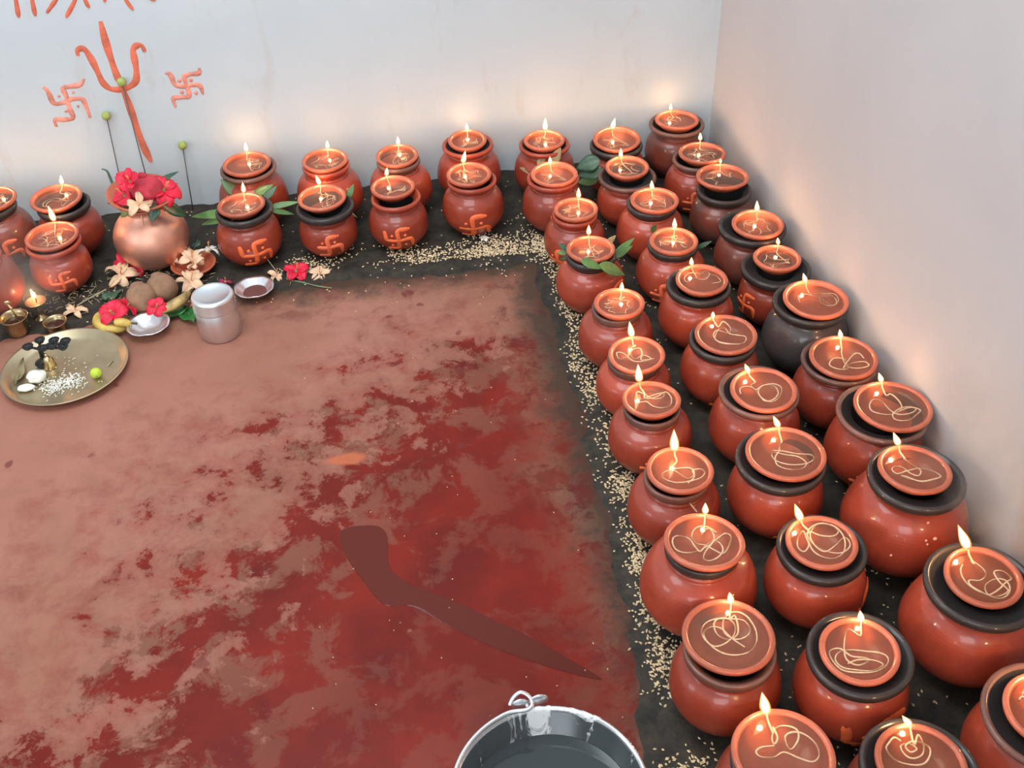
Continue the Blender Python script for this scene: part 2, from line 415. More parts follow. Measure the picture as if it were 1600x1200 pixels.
def build_soil():
    s = .0095; x0, x1, y0, y1 = -1.75, WALL_X, .30, WALL_Y; nx = int((x1 - x0) / s); ny = int((y1 - y0) / s)
    idx = {}; vs = []; fs = []
    def gv(i, j):
        if (i, j) not in idx:
            x = x0 + (x1 - x0) * i / nx; y = y0 + (y1 - y0) * j / ny
            idx[(i, j)] = len(vs); vs.append((x, y, soil_z(x, y)))
        return idx[(i, j)]
    for i in range(nx):
        for j in range(ny):
            x = x0 + (x1 - x0) * (i + .5) / nx; y = y0 + (y1 - y0) * (j + .5) / ny
            if soil_in(x, y) > -.02: fs.append((gv(i, j), gv(i + 1, j), gv(i + 1, j + 1), gv(i, j + 1)))
    o = link('soil_bed', vs, fs, M['soil']); tag(o, 'dark damp soil strip spread along both walls under the clay pots', 'soil', kind='stuff')


# ------------------------------------------------------------------ clay pots with oil lamps on top
# name: x, y, body radius, lamp x, lamp y, lamp radius, lamp tilt, rim radius, flame base xyz, flame vector xyz
POTS = {
  'A2': (-0.764, 2.57, 0.0812, -0.7803, 2.584, 0.06384, 2.325, 0.06639, -0.7702, 2.643, 0.1694, 0.00376, 0.001096, 0.02489),
  'A3': (-0.7699, 2.414, 0.07358, -0.7714, 2.425, 0.06345, 1.278, 0.06599, -0.7704, 2.484, 0.1539, -0.00225, -0.0006977, 0.04431),
  'B1': (-0.2985, 2.62, 0.09135, -0.2998, 2.62, 0.06229, 0.141, 0.07311, -0.3003, 2.674, 0.19, 0.0014, 0.0001572, 0.02571),
  'B2': (-0.09844, 2.603, 0.08826, -0.09957, 2.607, 0.05981, 0.695, 0.0622, -0.08919, 2.654, 0.1837, 0.001356, 4.558e-05, 0.02214),
  'B3': (0.09026, 2.599, 0.08432, 0.08852, 2.605, 0.05569, 2.659, 0.05792, 0.09748, 2.656, 0.1757, 0.0004459, -1.637e-05, 0.02241),
  'B4': (0.2802, 2.637, 0.08743, 0.28, 2.638, 0.05154, 3.058, 0.06916, 0.2867, 2.686, 0.1821, -0.0006801, 7.259e-05, 0.01884),
  'B5': (0.484, 2.611, 0.0829, 0.4832, 2.611, 0.05478, 0.4709, 0.06843, 0.4937, 2.648, 0.1729, 0.0003134, -5.844e-05, 0.03561),
  'B6': (0.6731, 2.576, 0.08068, 0.676, 2.582, 0.0634, 3.824, 0.07052, 0.6722, 2.624, 0.1684, 0.007348, -0.001882, 0.03202),
  'B7': (0.8598, 2.644, 0.08383, 0.8596, 2.644, 0.05966, -2.181, 0.07551, 0.8534, 2.687, 0.1748, -0.001165, 0.0003701, 0.01894),
  'C1': (-0.3088, 2.442, 0.08231, -0.3136, 2.445, 0.05867, -1.559, 0.07123, -0.3064, 2.489, 0.1717, 0.002135, 0.0002628, 0.02868),
  'C2': (-0.1106, 2.439, 0.07462, -0.1158, 2.464, 0.0611, 1.367, 0.07314, -0.1174, 2.521, 0.1561, -0.007285, -0.0003394, 0.02872),
  'C3': (0.06866, 2.438, 0.07686, 0.06469, 2.47, 0.0561, 0.7072, 0.06319, 0.05188, 2.519, 0.1606, 0.004062, -8.365e-05, 0.02354),
  'C4': (0.2672, 2.468, 0.08134, 0.2614, 2.477, 0.0575, 1.382, 0.06347, 0.2523, 2.523, 0.1697, 0.008526, -0.0008526, 0.03437),
  'C5': (0.4727, 2.435, 0.08115, 0.4756, 2.433, 0.0597, 1.728, 0.06659, 0.4734, 2.472, 0.1693, -0.001493, 0.0002859, 0.02021),
  'R1': (0.4933, 2.263, 0.07728, 0.4964, 2.265, 0.05452, -0.9441, 0.0567, 0.5106, 2.3, 0.1615, -0.0002985, 6.627e-05, 0.02869),
  'R2': (0.4899, 2.068, 0.08198, 0.4898, 2.071, 0.05642, -2.009, 0.05952, 0.4956, 2.118, 0.171, -0.0004236, 9.914e-05, 0.02608),
  'R3': (0.4984, 1.853, 0.08319, 0.5026, 1.848, 0.05472, 0.1336, 0.05537, 0.5152, 1.881, 0.1735, 0.0005679, -0.0001555, 0.0219),
  'R4': (0.496, 1.686, 0.0788, 0.4976, 1.679, 0.05777, 2.303, 0.05767, 0.5003, 1.732, 0.1645, -0.006583, 0.001902, 0.03922),
  'R5': (0.4882, 1.523, 0.08346, 0.4876, 1.529, 0.05664, -3.284, 0.05646, 0.4752, 1.574, 0.174, -0.00426, 0.001286, 0.04312),
  'R6': (0.4804, 1.328, 0.0857, 0.4857, 1.328, 0.05979, -0.5486, 0.06013, 0.4868, 1.368, 0.1785, -0.004286, 0.001525, 0.05114),
  'R7': (0.4681, 1.138, 0.09898, 0.4686, 1.135, 0.06577, -3.971, 0.06309, 0.4859, 1.187, 0.2055, -0.001894, 0.0007749, 0.02414),
  'R8': (0.4553, 0.9501, 0.08762, 0.456, 0.9636, 0.07056, 0.07688, 0.0713, 0.4784, 1.02, 0.1825, -0.004649, 0.002181, 0.0218),
  'M1': (0.6637, 2.418, 0.07625, 0.67, 2.444, 0.05684, 0.7602, 0.07547, 0.6626, 2.483, 0.1594, -0.0008854, 0.0002363, 0.02585),
  'M2': (0.6833, 2.25, 0.08417, 0.6876, 2.244, 0.0596, -0.8678, 0.06198, 0.6912, 2.28, 0.1754, -0.002765, 0.0008381, 0.0248),
  'M3': (0.6846, 2.068, 0.08247, 0.6845, 2.063, 0.0565, -0.3215, 0.05875, 0.6971, 2.101, 0.172, -0.001754, 0.0005816, 0.02766),
  'M4': (0.6923, 1.89, 0.08485, 0.6989, 1.892, 0.05761, 0.09492, 0.07159, 0.6888, 1.941, 0.1768, -0.001457, 0.000517, 0.02022),
  'M5': (0.6852, 1.696, 0.08351, 0.6907, 1.696, 0.06434, 0.886, 0.0699, 0.6783, 1.747, 0.1741, -0.001225, 0.0004756, 0.01476),
  'M6': (0.696, 1.509, 0.09004, 0.7002, 1.499, 0.06377, 0.9228, 0.078, 0.6855, 1.545, 0.1874, -0.008621, 0.003825, 0.01918),
  'M7': (0.6727, 1.325, 0.08845, 0.6815, 1.327, 0.07187, -1.963, 0.08193, 0.6902, 1.39, 0.1841, -0.01198, 0.005949, 0.0237),
  'M8': (0.6678, 1.116, 0.08637, 0.6668, 1.118, 0.05911, -0.2497, 0.0749, 0.6471, 1.165, 0.1799, -0.01331, 0.007392, 0.03382),
  'M9': (0.6428, 0.9032, 0.08821, 0.6389, 0.9006, 0.05938, 3.734, 0.07997, 0.6619, 0.9508, 0.1837, -0.004715, 0.003282, 0.02183),
  'W1': (0.8585, 2.448, 0.08199, 0.8733, 2.455, 0.06163, -2.985, 0.06409, 0.8832, 2.508, 0.171, -0.001701, 0.0005989, 0.02211),
  'W2': (0.8791, 2.285, 0.08093, 0.8877, 2.33, 0.06592, -1.722, 0.06856, 0.9004, 2.39, 0.1689, -0.0009475, 0.0003569, 0.01088),
  'W3': (0.8871, 2.098, 0.08412, 0.8951, 2.087, 0.06061, 1.33, 0.07942, 0.9062, 2.127, 0.1753, -0.003074, 0.00131, 0.02926),
  'W4': (0.8874, 1.933, 0.07916, 0.896, 1.955, 0.05385, -0.8896, 0.07804, 0.9143, 2.001, 0.1653, -0.003232, 0.001477, 0.01677),
  'W5': (0.8973, 1.761, 0.0916, 0.9054, 1.755, 0.06842, 0.4586, 0.07878, 0.9017, 1.807, 0.1905, -0.007542, 0.003763, 0.0217),
  'W6': (0.8897, 1.579, 0.0849, 0.8939, 1.574, 0.06737, 0.5375, 0.07601, 0.9081, 1.625, 0.1769, -0.005002, 0.002795, 0.01986),
  'W7': (0.8973, 1.401, 0.09159, 0.9177, 1.403, 0.07232, -1.553, 0.08425, 0.9217, 1.468, 0.1905, -0.008045, 0.005053, 0.01943),
  'W8': (0.8649, 1.202, 0.1082, 0.8621, 1.209, 0.06218, -4.169, 0.08181, 0.8563, 1.261, 0.2242, -0.01206, 0.00819, 0.02506),
  'W9': (0.8654, 0.9711, 0.1032, 0.8677, 0.9756, 0.05952, 1.685, 0.08665, 0.8667, 1.026, 0.2141, -0.01937, 0.01636, 0.04163),
  'A1': (-0.9364, 2.566, 0.08971, -0.9313, 2.579, 0.06068, -0.01909, 0.06311, -0.923, 2.633, 0.1867, 0.004871, 0.001708, 0.02595),
  'A4': (-0.9307, 2.335, 0.08861, -0.9305, 2.336, 0.05922, -0.001031, 0.06158, -0.9276, 2.391, 0.1845, 0.005175, 0.002008, 0.02996),
  'R9': (0.4662, 0.7546, 0.08959, 0.4666, 0.7571, 0.07116, 0.00393, 0.07174, 0.4626, 0.821, 0.1865, -0.01008, 0.005679, 0.04434),
  'M10': (0.6447, 0.7072, 0.09017, 0.645, 0.7091, 0.06159, 0.002736, 0.08074, 0.6528, 0.7658, 0.1876, -0.01098, 0.009362, 0.01409),
  'W10': (0.8517, 0.7447, 0.09542, 0.8519, 0.7466, 0.06329, 0.002831, 0.09115, 0.857, 0.7919, 0.1983, -0.008978, 0.009716, 0.02867),
}
PRESS = [v[:3] for v in POTS.values()] + [(-.531, 2.545, .096)]
build_soil()
# name: clay, rim, where (short phrase), label
INFO = {
 'A1': ('clay_smoked', 'rim_black', 'the back-wall pot cut by the left edge', 'terracotta pot with dark rim against the back wall, cut by the left edge'),
 'A2': ('clay', 'rim_black', 'the sooty-rimmed pot just left of the copper pot', 'terracotta pot with sooty rim against back wall, just left of the copper pot'),
 'A3': ('clay', None, 'the small pot behind the little brass lamp', 'small orange terracotta pot standing behind the little brass lamp with a flame'),
 'A4': ('clay', None, 'the front-row pot cut by the left edge', 'terracotta pot in the front row, mostly cut off by the left edge'),
 'B1': ('clay', 'rim_brown', 'the first back-wall pot right of the copper pot', 'clay pot against back wall, first to the right of the copper pot'),
 'B2': ('clay', None, 'the second back-wall pot right of the copper pot', 'clay pot against back wall, second to the right of the copper pot'),
 'B3': ('clay', 'rim_brown', 'the third back-wall pot right of the copper pot', 'clay pot against back wall, third to the right of the copper pot'),
 'B4': ('clay', None, 'the flared-rim back-wall pot, fourth right of the copper pot', 'clay pot with wide flared rim against back wall, fourth right of the copper pot'),
 'B5': ('clay', None, 'the back-wall pot with dry olive leaves at its neck', 'clay pot with flared rim against back wall, dry olive leaves at its neck'),
 'B6': ('clay', 'rim_black', 'the back-wall pot next to the brown corner pot', 'clay pot against back wall, next to the brown pot in the corner'),
 'B7': ('clay_smoked', 'rim_brown', 'the brown pot in the corner of the walls', 'brownish smoke-stained clay pot standing in the corner of the two walls'),
 'C1': ('clay', 'rim_black', 'the swastika pot nearest the aluminium tin', 'orange clay pot painted with a swastika, black rim, nearest the aluminium tin'),
 'C2': ('clay', 'rim_black', 'the black-rimmed pot behind the lone red hibiscus', 'clay pot with faint swastika and black rim, behind the lone red hibiscus'),
 'C3': ('clay', None, 'the plain-rimmed swastika pot in the middle of the front row', 'clay pot with bright swastika and plain clay rim, middle of the front row'),
 'C4': ('clay', None, 'the front-row pot behind the fallen white petal', 'clay pot with swastika low on its belly, behind the fallen white petal'),
 'C5': ('clay', None, 'the pot at the inner bend of the rows', 'clay pot at the inner bend where the front row meets the right-hand rows'),
 'R1': ('clay', None, 'the pot right behind the leaf-dressed pot', 'clay pot beside the red floor, right behind the pot dressed with green leaves'),
 'R2': ('clay', 'rim_black', 'the pot dressed with green leaves round its neck', 'clay pot dressed with green leaves round its neck, beside the red floor'),
 'R3': ('clay', 'rim_brown', 'the pot directly in front of the leaf-dressed pot', 'clay pot beside the red floor, directly in front of the leaf-dressed pot'),
 'R4': ('clay', 'rim_brown', 'the second pot in front of the leaf-dressed pot', 'clay pot beside the red floor, second in front of the leaf-dressed pot'),
 'R5': ('clay', 'rim_brown', 'the third pot in front of the leaf-dressed pot', 'clay pot with orange mark on its belly, third in front of the leaf-dressed pot'),
 'R6': ('clay', 'rim_brown', 'the inner pot with a matchstick by its rim', 'clay pot beside the red floor with a matchstick leaning below its rim'),
 'R7': ('clay', 'rim_black', 'the big pale-orange pot beside the red floor', 'big pale-orange clay pot beside the red floor, third from the bottom edge'),
 'R8': ('clay', 'rim_brown', 'the inner pot behind the one cut by the bottom edge', 'clay pot beside the red floor, its brown band under a very wide dish'),
 'R9': ('clay', 'rim_black', 'the bottom-edge pot nearest the steel bucket', 'clay pot cut by the bottom edge, the pot nearest the steel bucket'),
 'M1': ('clay', 'rim_brown', 'the wide-mouthed pot in front of the dark green leaves', 'clay pot with wide brown flared mouth, beside the dark green leaves near the corner'),
 'M2': ('clay', 'rim_black', 'the second pot from the back in the middle column', 'clay pot with thin black rim, second from the back in the middle column'),
 'M3': ('clay', 'rim_black', 'the third pot from the back in the middle column', 'clay pot with dull brown patches, third from the back in the middle column'),
 'M4': ('clay', 'rim_black', 'the fourth pot from the back in the middle column', 'clay pot with wide black ring rim, fourth from the back in the middle column'),
 'M5': ('clay', 'rim_black', 'the fifth pot from the back in the middle column', 'clay pot with dark rim, fifth from the back, left of the dark grey pot'),
 'M6': ('clay', 'rim_brown', 'the sixth pot from the back, its flame beside an open gap', 'clay pot with open dark gap left of its dish, sixth in the middle column'),
 'M7': ('clay', 'rim_black', 'the wide-dished pot, seventh in the middle column', 'clay pot under a wide round dish, seventh from the back in the middle column'),
 'M8': ('clay', 'rim_black', 'the pot whose wick lies in big round loops', 'clay pot with charred peeling rim, eighth from the back in the middle column'),
 'M9': ('clay', 'rim_black', 'the black-mouthed pot with a big swastika near the bottom', 'glossy clay pot with black mouth and big swastika, near the bottom edge'),
 'M10': ('clay_smoked', 'rim_black', 'the dark pot cut by the bottom edge, middle column', 'dark reddish clay pot with black rim, cut by the bottom edge, middle column'),
 'W1': ('clay', 'rim_brown', 'the first pot in front of the corner pot, by the right wall', 'clay pot by the right wall, directly in front of the brown corner pot'),
 'W2': ('clay_smoked', 'rim_black', 'the second pot in front of the corner pot, by the right wall', 'shiny brown-red clay pot by the right wall, second in front of corner pot'),
 'W3': ('clay_smoked', 'rim_black', 'the streaky brown pot by the right wall', 'streaky brown clay pot with wide black collar by the right wall'),
 'W4': ('clay', 'rim_black', 'the pot with small dish in an oversized black mouth', 'clay pot with small dish sunk in an oversized black mouth, by right wall'),
 'W5': ('clay_grey', 'rim_black', 'the dark grey pot by the right wall', 'dark grey sooty clay pot by the right wall, the greyest of all'),
 'W6': ('clay', 'rim_brown', 'the pot directly in front of the dark grey pot', 'dark red clay pot by the right wall, directly in front of the grey pot'),
 'W7': ('clay', 'rim_brown', 'the wall-side pot with the widest dish', 'clay pot with smoky brown collar by the right wall, second before the grey pot'),
 'W8': ('clay', 'rim_black', 'the biggest orange pot with wax splashes', 'biggest bright orange clay pot by the right wall, with pale splashes on its belly'),
 'W9': ('clay', 'rim_black', 'the large pot with the tallest flame', 'large clay pot with tallest flame and black mouth, by the right edge'),
 'W10': ('clay', 'rim_brown', 'the pot in the bottom right corner', 'clay pot cut off in the bottom right corner of the photo'),
}
INFO['M8'] = INFO['M8'][:2] + ('the charred-rim pot, eighth in the middle column',) + INFO['M8'][3:]

SW = [[(0, -1), (0, 0), (0, 1), (.95, 1.05)], [(-1, .02), (0, 0), (1, .05), (1.1, -.85)], [(0, -1), (-.9, -1.05)], [(-1, .02), (-1.12, .95)]]
DOTS = [(-.5, .5), (.55, .5), (-.5, -.5), (.55, -.5)]
def ribbon2d(pts, w):
    """outline strip of a brushed stroke, as (left, right) pairs in 2D"""
    P = catmull([(p[0], p[1], 0) for p in pts], 6); out = []
    for i, p in enumerate(P):
        d = (P[min(i + 1, len(P) - 1)] - P[max(i - 1, 0)]).normalized(); n = Vector((-d.y, d.x, 0))
        e = min(1, .55 + 3 * min(i, len(P) - 1 - i) / len(P))
        k = w * e * (1 + .13 * sin(i * .55 + pts[0][0] * 5)) / 2
        out.append((p + n * k, p - n * k))
    return out
def stroke_surface(strokes, w, fn, dots=(), dr=.1, thick=.0006):
    """fn(a, b, lift) -> point on the surface; builds thin raised paint strokes"""
    parts = []
    for si, s in enumerate(strokes):
        rb = ribbon2d(s, w); vs, fs = [], []; cols = 5; thick = thick + .00022 * (si > 0)
        for l, r in rb:
            for c in range(cols):
                q = l.lerp(r, c / (cols - 1)); lift = thick * (1.0 if 0 < c < cols - 1 else -.8)
                vs.append(fn(q.x, q.y, lift))
        for i in range(len(rb) - 1):
            for c in range(cols - 1):
                a = i * cols + c; fs.append((a, a + cols, a + cols + 1, a + 1))
        parts.append((vs, fs))
    for dx, dy in dots:
        vs = [fn(dx, dy, thick)]; fs = []
        for ring, lf in ((.75, thick), (1.0, -.8 * thick)):
            for i in range(10):
                a = 2 * pi * i / 10; vs.append(fn(dx + dr * ring * cos(a), dy + dr * ring * sin(a), lf))
        for i in range(10):
            j = (i + 1) % 10; fs.append((0, 1 + i, 1 + j)); fs.append((1 + i, 11 + i, 11 + j, 1 + j))
        parts.append((vs, fs))
    return join(parts)

KS = .9105
# pot: azimuth of the mark (deg, -90 faces the camera side), height (fraction of R), size (fraction of R), paint
MARKS = {'A3': (-80, .80, .36, 'mark_faint', 3), 'C1': (-78, .78, .42, 'mark', 0), 'C2': (-92, .80, .40, 'mark_faint', 1),
         'C3': (-95, .76, .42, 'mark', 0), 'C4': (-98, .62, .46, 'mark', 2), 'C5': (-75, .70, .42, 'mark_faint', 0),
         'R1': (-135, .55, .42, 'mark', 1), 'R2': (-55, .8, .4, 'mark_faint', 2), 'R5': (-100, .78, .32, 'mark', 1), 'M1': (-70, .7, .36, 'mark_faint', 0),
         'W1': (-110, .80, .34, 'mark_faint', 2), 'W4': (-165, .9, .36, 'mark', 2), 'M5': (-95, .42, .40, 'mark_faint', 1), 'M7': (-82, .50, .42, 'mark', 2),
         'M8': (-40, .62, .45, 'mark', 1), 'M9': (-82, .62, .56, 'mark', 0), 'W10': (-110, .6, .5, 'mark_faint', 0),
         'A1': (-70, .8, .36, 'mark_faint', 2), 'W7': (-120, .7, .36, 'mark_faint', 1), 'M3': (-120, .7, .36, 'mark_faint', 2)}

# how the wicks of the nearer lamps lie, traced as (x, y) on the oil: zoom scale, origin, points from the flame onwards
WICKS = {
 'R7': (3.636, 940, 780, '598,108 615,160 640,205 632,245 590,300 580,340 610,355 660,335 690,290 670,245 630,235 590,265 560,300 530,270 500,225 450,205 410,215 403,255 430,295 490,308 560,290 610,262 650,230 700,190 735,205 725,260 690,310 640,290 590,262 540,250 512,205 540,155 600,150 655,185'),
 'R8': (3.636, 940, 780, '740,615 755,660 775,720 770,770 720,795 660,770 638,715 660,680 720,680 760,720 750,775 700,820 640,835 590,800 568,750 590,705 650,680 740,680 810,690 845,740 820,780 760,795 700,760 690,700 710,655 770,640 830,670 875,740 880,810 840,865 760,885 680,870 610,820 580,760 620,725 680,735 740,790 815,840'),
 'M8': (3.636, 1160, 780, '340,150 360,200 378,260 350,298 315,270 318,215 345,180 370,230 400,290 450,325 520,335 575,300 582,230 550,160 490,135 420,145 385,200 410,260 470,298 530,260 570,220 615,225 615,270 560,305 480,295 400,250 370,200 390,160 450,135 520,150 545,185 510,210 440,205 395,185'),
 'M9': (3.636, 1160, 780, '650,700 600,740 580,800 580,870 600,915 660,940 720,915 700,900 620,890 560,850 515,850 495,870 510,920 570,965 660,980 760,975 820,940 825,900 780,875 700,865 600,855 545,870 530,910 570,950 650,965 740,970 800,940 750,915 660,910 600,930'),
 'M7': (4, 900, 560, '1270,470 1275,530 1268,580 1245,620 1260,670 1330,695 1410,690 1440,655 1390,615 1300,600 1240,585 1222,600 1250,640 1330,665 1430,660 1485,630 1470,600 1380,595 1290,578 1230,575'),
 'M6': (4, 900, 560, '1085,130 1095,165 1122,195 1170,170 1240,160 1285,185 1270,240 1220,270 1160,245 1140,200 1180,165 1240,175 1265,215 1235,255 1180,265 1145,225 1110,185 1060,175 1025,190 1030,220'),
 'W9': (3.636, 1160, 780, '1270,300 1300,350 1360,390 1385,430 1350,460 1290,460 1300,490 1370,530 1450,560 1510,550 1520,500 1490,460 1430,455 1380,490 1400,540 1460,510 1500,470 1530,450 1480,410 1430,415 1460,470 1510,520 1440,550 1340,520 1270,470 1240,410 1250,370'),
 'W8': (4, 1200, 560, '815,570 850,620 910,665 955,700 940,735 890,720 840,680 790,675 775,700 810,725 880,700 950,685 1030,700 1080,735 1040,755 960,770 880,755 830,735 870,745 960,775 1060,750'),
 'W7': (4, 1200, 560, '725,165 770,220 820,265 835,310 790,345 720,350 650,330 635,290 660,255 710,265 760,320 810,350 880,345 925,320 900,300 830,310 780,350 800,385 880,385 940,340 950,320 890,305 820,330'),
 'W6': (4, 1080, 300, '915,960 940,1010 955,1060 980,1100 920,1105 865,1080 890,1040 960,1045 980,1090 1050,1100 1110,1085 1080,1060 1000,1070 950,1100 1010,1020 1050,1010 1080,1040'),
 'W5': (4, 1080, 300, '720,595 780,635 850,635 900,665 905,700 860,710 810,690 805,650 850,635 900,640 920,680 880,705 800,660 720,640 670,650 680,690'),
 'M5': (4, 840, 340, '1110,620 1160,650 1205,690 1190,720 1120,705 1100,740 1140,780 1220,790 1290,780 1300,745 1250,735 1200,725 1170,690 1130,700 1110,760 1180,785 1260,790'),
 'M4': (4, 840, 340, '960,340 1000,380 1050,385 1075,350 1040,335 990,370 930,400 920,370 960,345 1050,350 1120,350 1180,370 1170,400 1090,410'),
 'R6': (4, 900, 560, '605,640 600,680 640,715 700,750 740,720 710,685 620,690 545,715 550,750 620,775 700,770 780,745 805,710 780,690 730,700 740,740 700,780'),
 'R5': (4, 900, 560, '395,210 430,245 500,220 550,210 540,240 480,250 420,215 380,205 385,245 440,250 500,240 560,205 600,240 590,290 540,310 480,300 440,270 380,280'),
 'R4': (4, 840, 340, '600,760 610,800 580,830 600,880 650,860 640,820 590,830 560,870 510,880 495,845 540,850 600,895 680,895 710,880 660,860 650,890 730,880'),
 'R9': (4, 1000, 900, '790,860 830,940 860,1010 840,1050 825,1010 850,950 910,935 980,960 990,1020 950,1080 920,1060 910,1000 960,975 1030,990 1100,1050 1120,1120 1080,1160 1000,1140 900,1100 840,1130 760,1130 725,1100 760,1070 840,1060'),
 'M10': (4, 1200, 900, '895,930 940,990 975,1060 960,1120 900,1140 850,1110 830,1060 880,1045 930,1080 890,1100 860,1060 920,1030 1000,1060 1015,1110 980,1170 900,1180 800,1150 740,1080 725,1020 770,990 830,1030'),
}
def make_pot(key):
    x, y, R, lx, ly, L, tilt, rr = POTS[key][:8]
    body_m, rim_m, where, label = INFO[key]
    sd = sum(map(ord, key)) * .37
    root = empty('clay_pot', (x, y, 0), label, 'pot', 'clay pots along the walls', rot=(0, 0, 0))
    band = rr < L * 1.02
    H = 2.03 * R; zr = H - (.0165 if band else .0125); rn = min(.655 * R, rr - .009, L * .88)
    prof = [(0, 0), (.30 * R, 0)]
    zt = zr - .021; z0 = zt - .0165; a1 = math.degrees(math.asin(min(.93, z0 / (KS * R) - 1)))
    for i in range(16):
        a = radians(-68 + i * (a1 + 68) / 15); prof.append((R * cos(a) * (1.0 + .010 * sin(i)), KS * R * (1 + sin(a))))
    r0, pz = prof[-1]; dr_ = max(r0 - rn, .001)
    prof += [(rn + dr_ * .55, pz + .0045), (rn + dr_ * .28 + .001, pz + .0075), (rn + .0035, pz + .0095), (rn + .0042, pz + .0115), (rn + .0022, pz + .0132), (rn + .0004, pz + .0145),
             (rn, zr - .019), (rn - .005, zr - .019), (rn - .006, zr - .06), (0, zr - .062)]
    k = len(prof)
    vs, fs = lathe(prof, 48, .006, sd)
    body = link('pot_body', vs, fs, None, root, mats=[M[body_m], M['inside']])
    nf = len(body.data.polygons)
    mi = [0] * nf
    tail = 48 * 3 + 48
    for i in range(nf - 48 * 3, nf): mi[i] = 1
    body.data.polygons.foreach_set('material_index', mi)
    band = rr < L * 1.02
    rp = [(rn - .004, zr - .050), (rn - .005, zr - .0095), (rr - .0105, zr - .004), (rr - .008, zr - .0003), (rr - .0035, zr), (rr - .0005, zr - .003), (rr, zr - .0075),
          (rr - .002, zr - .0115), (rr - .007, zr - .0145), (rn + .0022, zr - .020), (rn + .0008, zr - .0225), (rn - .001, zr - .0225)]
    if rim_m == 'rim_black' and not band:
        rp[7:] = [(rr - .0005, zr - .012), (rr - .003, zr - .0175), (rr - .009, zr - .022), (rn + .003, zr - .0275), (rn + .0008, zr - .030), (rn - .001, zr - .030)]
    if band:
        rp = [(rn - .004, zr - .050), (rn - .005, zr - .0095), (rr - .0085, zr - .002), (rr - .003, zr), (rr - .001, zr - .003), (rr - .002, zr - .014), (rr - .004, zr - .018), (rn + .0008, zr - .0215), (rn - .001, zr - .0225)]
    vs, fs = lathe(rp, 48, .008, sd + 1)
    rim = link('rim', vs, fs, None, root, mats=[M[rim_m] if rim_m else M[body_m], M['inside']])
    rim.data.polygons.foreach_set('material_index', [1 if i < 48 * 2 and (rim_m or rr > L * 1.15) and not band else 0 for i in range(len(rim.data.polygons))])
    if rim_m: rim['label'] = {'rim_black': 'sooty black rim', 'rim_brown': 'brown sooted rim'}[rim_m]
    if key in MARKS:
        az, hz, s, pm, fade = MARKS[key]; a0 = radians(az)
        def fn(a, b, lift):
            sl = max(-.93, min(.93, (hz * R - KS * R) / (KS * R)))
            lat = math.asin(sl) + b * s; az_ = a0 + a * s / max(.4, cos(lat))
            r2 = R * 1.008 + lift
            return Vector((r2 * cos(lat) * cos(az_), r2 * cos(lat) * sin(az_), KS * R + KS * r2 * sin(lat)))
        st = SW if fade != 2 else SW[:3]
        if fade == 1: st = [SW[0], SW[1], SW[2]]
        vs, fs = stroke_surface(st, .37 if fade != 1 else .44, fn, DOTS[:4 if fade == 0 else 2], .13, .0011)
        mk = link('painted_swastika', vs, fs, M[pm], root); mk['label'] = 'orange painted swastika'
    # --- the lamp: shallow clay dish of oil with a coiled wick, standing on the pot mouth
    face = math.atan2(-ly, -lx); tl = radians(tilt)
    # tilt rotates the dish normal towards the camera side of the room
    axis = Vector((-sin(face), cos(face), 0))
    q = Matrix.Rotation(tl, 4, axis)
    lamp = empty('oil_lamp', (lx, ly, H), 'burning lamp on ' + where, 'oil lamp', 'burning oil lamps on the clay pots')
    lamp.rotation_euler = q.to_euler(); inv = (Matrix.Translation((lx, ly, H)) @ q).inverted()
    near = ly < 1.75
    dep = .0042 if near else .0085
    if key in ('R2', 'C5', 'B6', 'W3', 'C2', 'A3'): dep = .0105
    if key == 'W9' or key == 'R4' or key == 'R5': dep = .006
    dp = [(0, -.033), (.46 * L, -.033), (.70 * L, -.025), (.92 * L, -.012), (L - .0005, -.0075), (L, -.003), (L - .002, -.0004), (L - .0055, 0), (L - .0085, -.0015), (L - .0105, -.006), (.80 * L, -.017), (.5 * L, -.026), (0, -.0275)]
    vs, fs = lathe(dp, 48, .006, sd + 2)
    link('dish', vs, fs, M['dish'], lamp)
    rl = L - .0100 - (.0025 if dep > .005 else 0) - (.003 if dep > .01 else 0)
    n = 40; vs = [(0, 0, -dep)] + [((rl + .0022) * cos(2 * pi * i / n), (rl + .0022) * sin(2 * pi * i / n), -dep) for i in range(n)]
    link('oil', vs, [(0, 1 + i, 1 + (i + 1) % n) for i in range(n)], M['oil'], lamp)
    fb = inv @ Vector(POTS[key][8:11]); fv = inv.to_3x3() @ Vector(POTS[key][11:14])
    rq = math.hypot(fb.x, fb.y)
    if rq > L * .84: fb.x *= L * .84 / rq; fb.y *= L * .84 / rq
    fb.z = max(fb.z, .002)
    # wick
    r2 = random.Random(int(sd * 100)); pts = []
    toward = Vector((fb.x, fb.y, 0)); toward = toward.normalized() if toward.length > .005 else Vector((0, 1, 0))
    cx, cy = -toward.x * L * .18, -toward.y * L * .18
    zz = -dep - .0010; lim = rl - .004
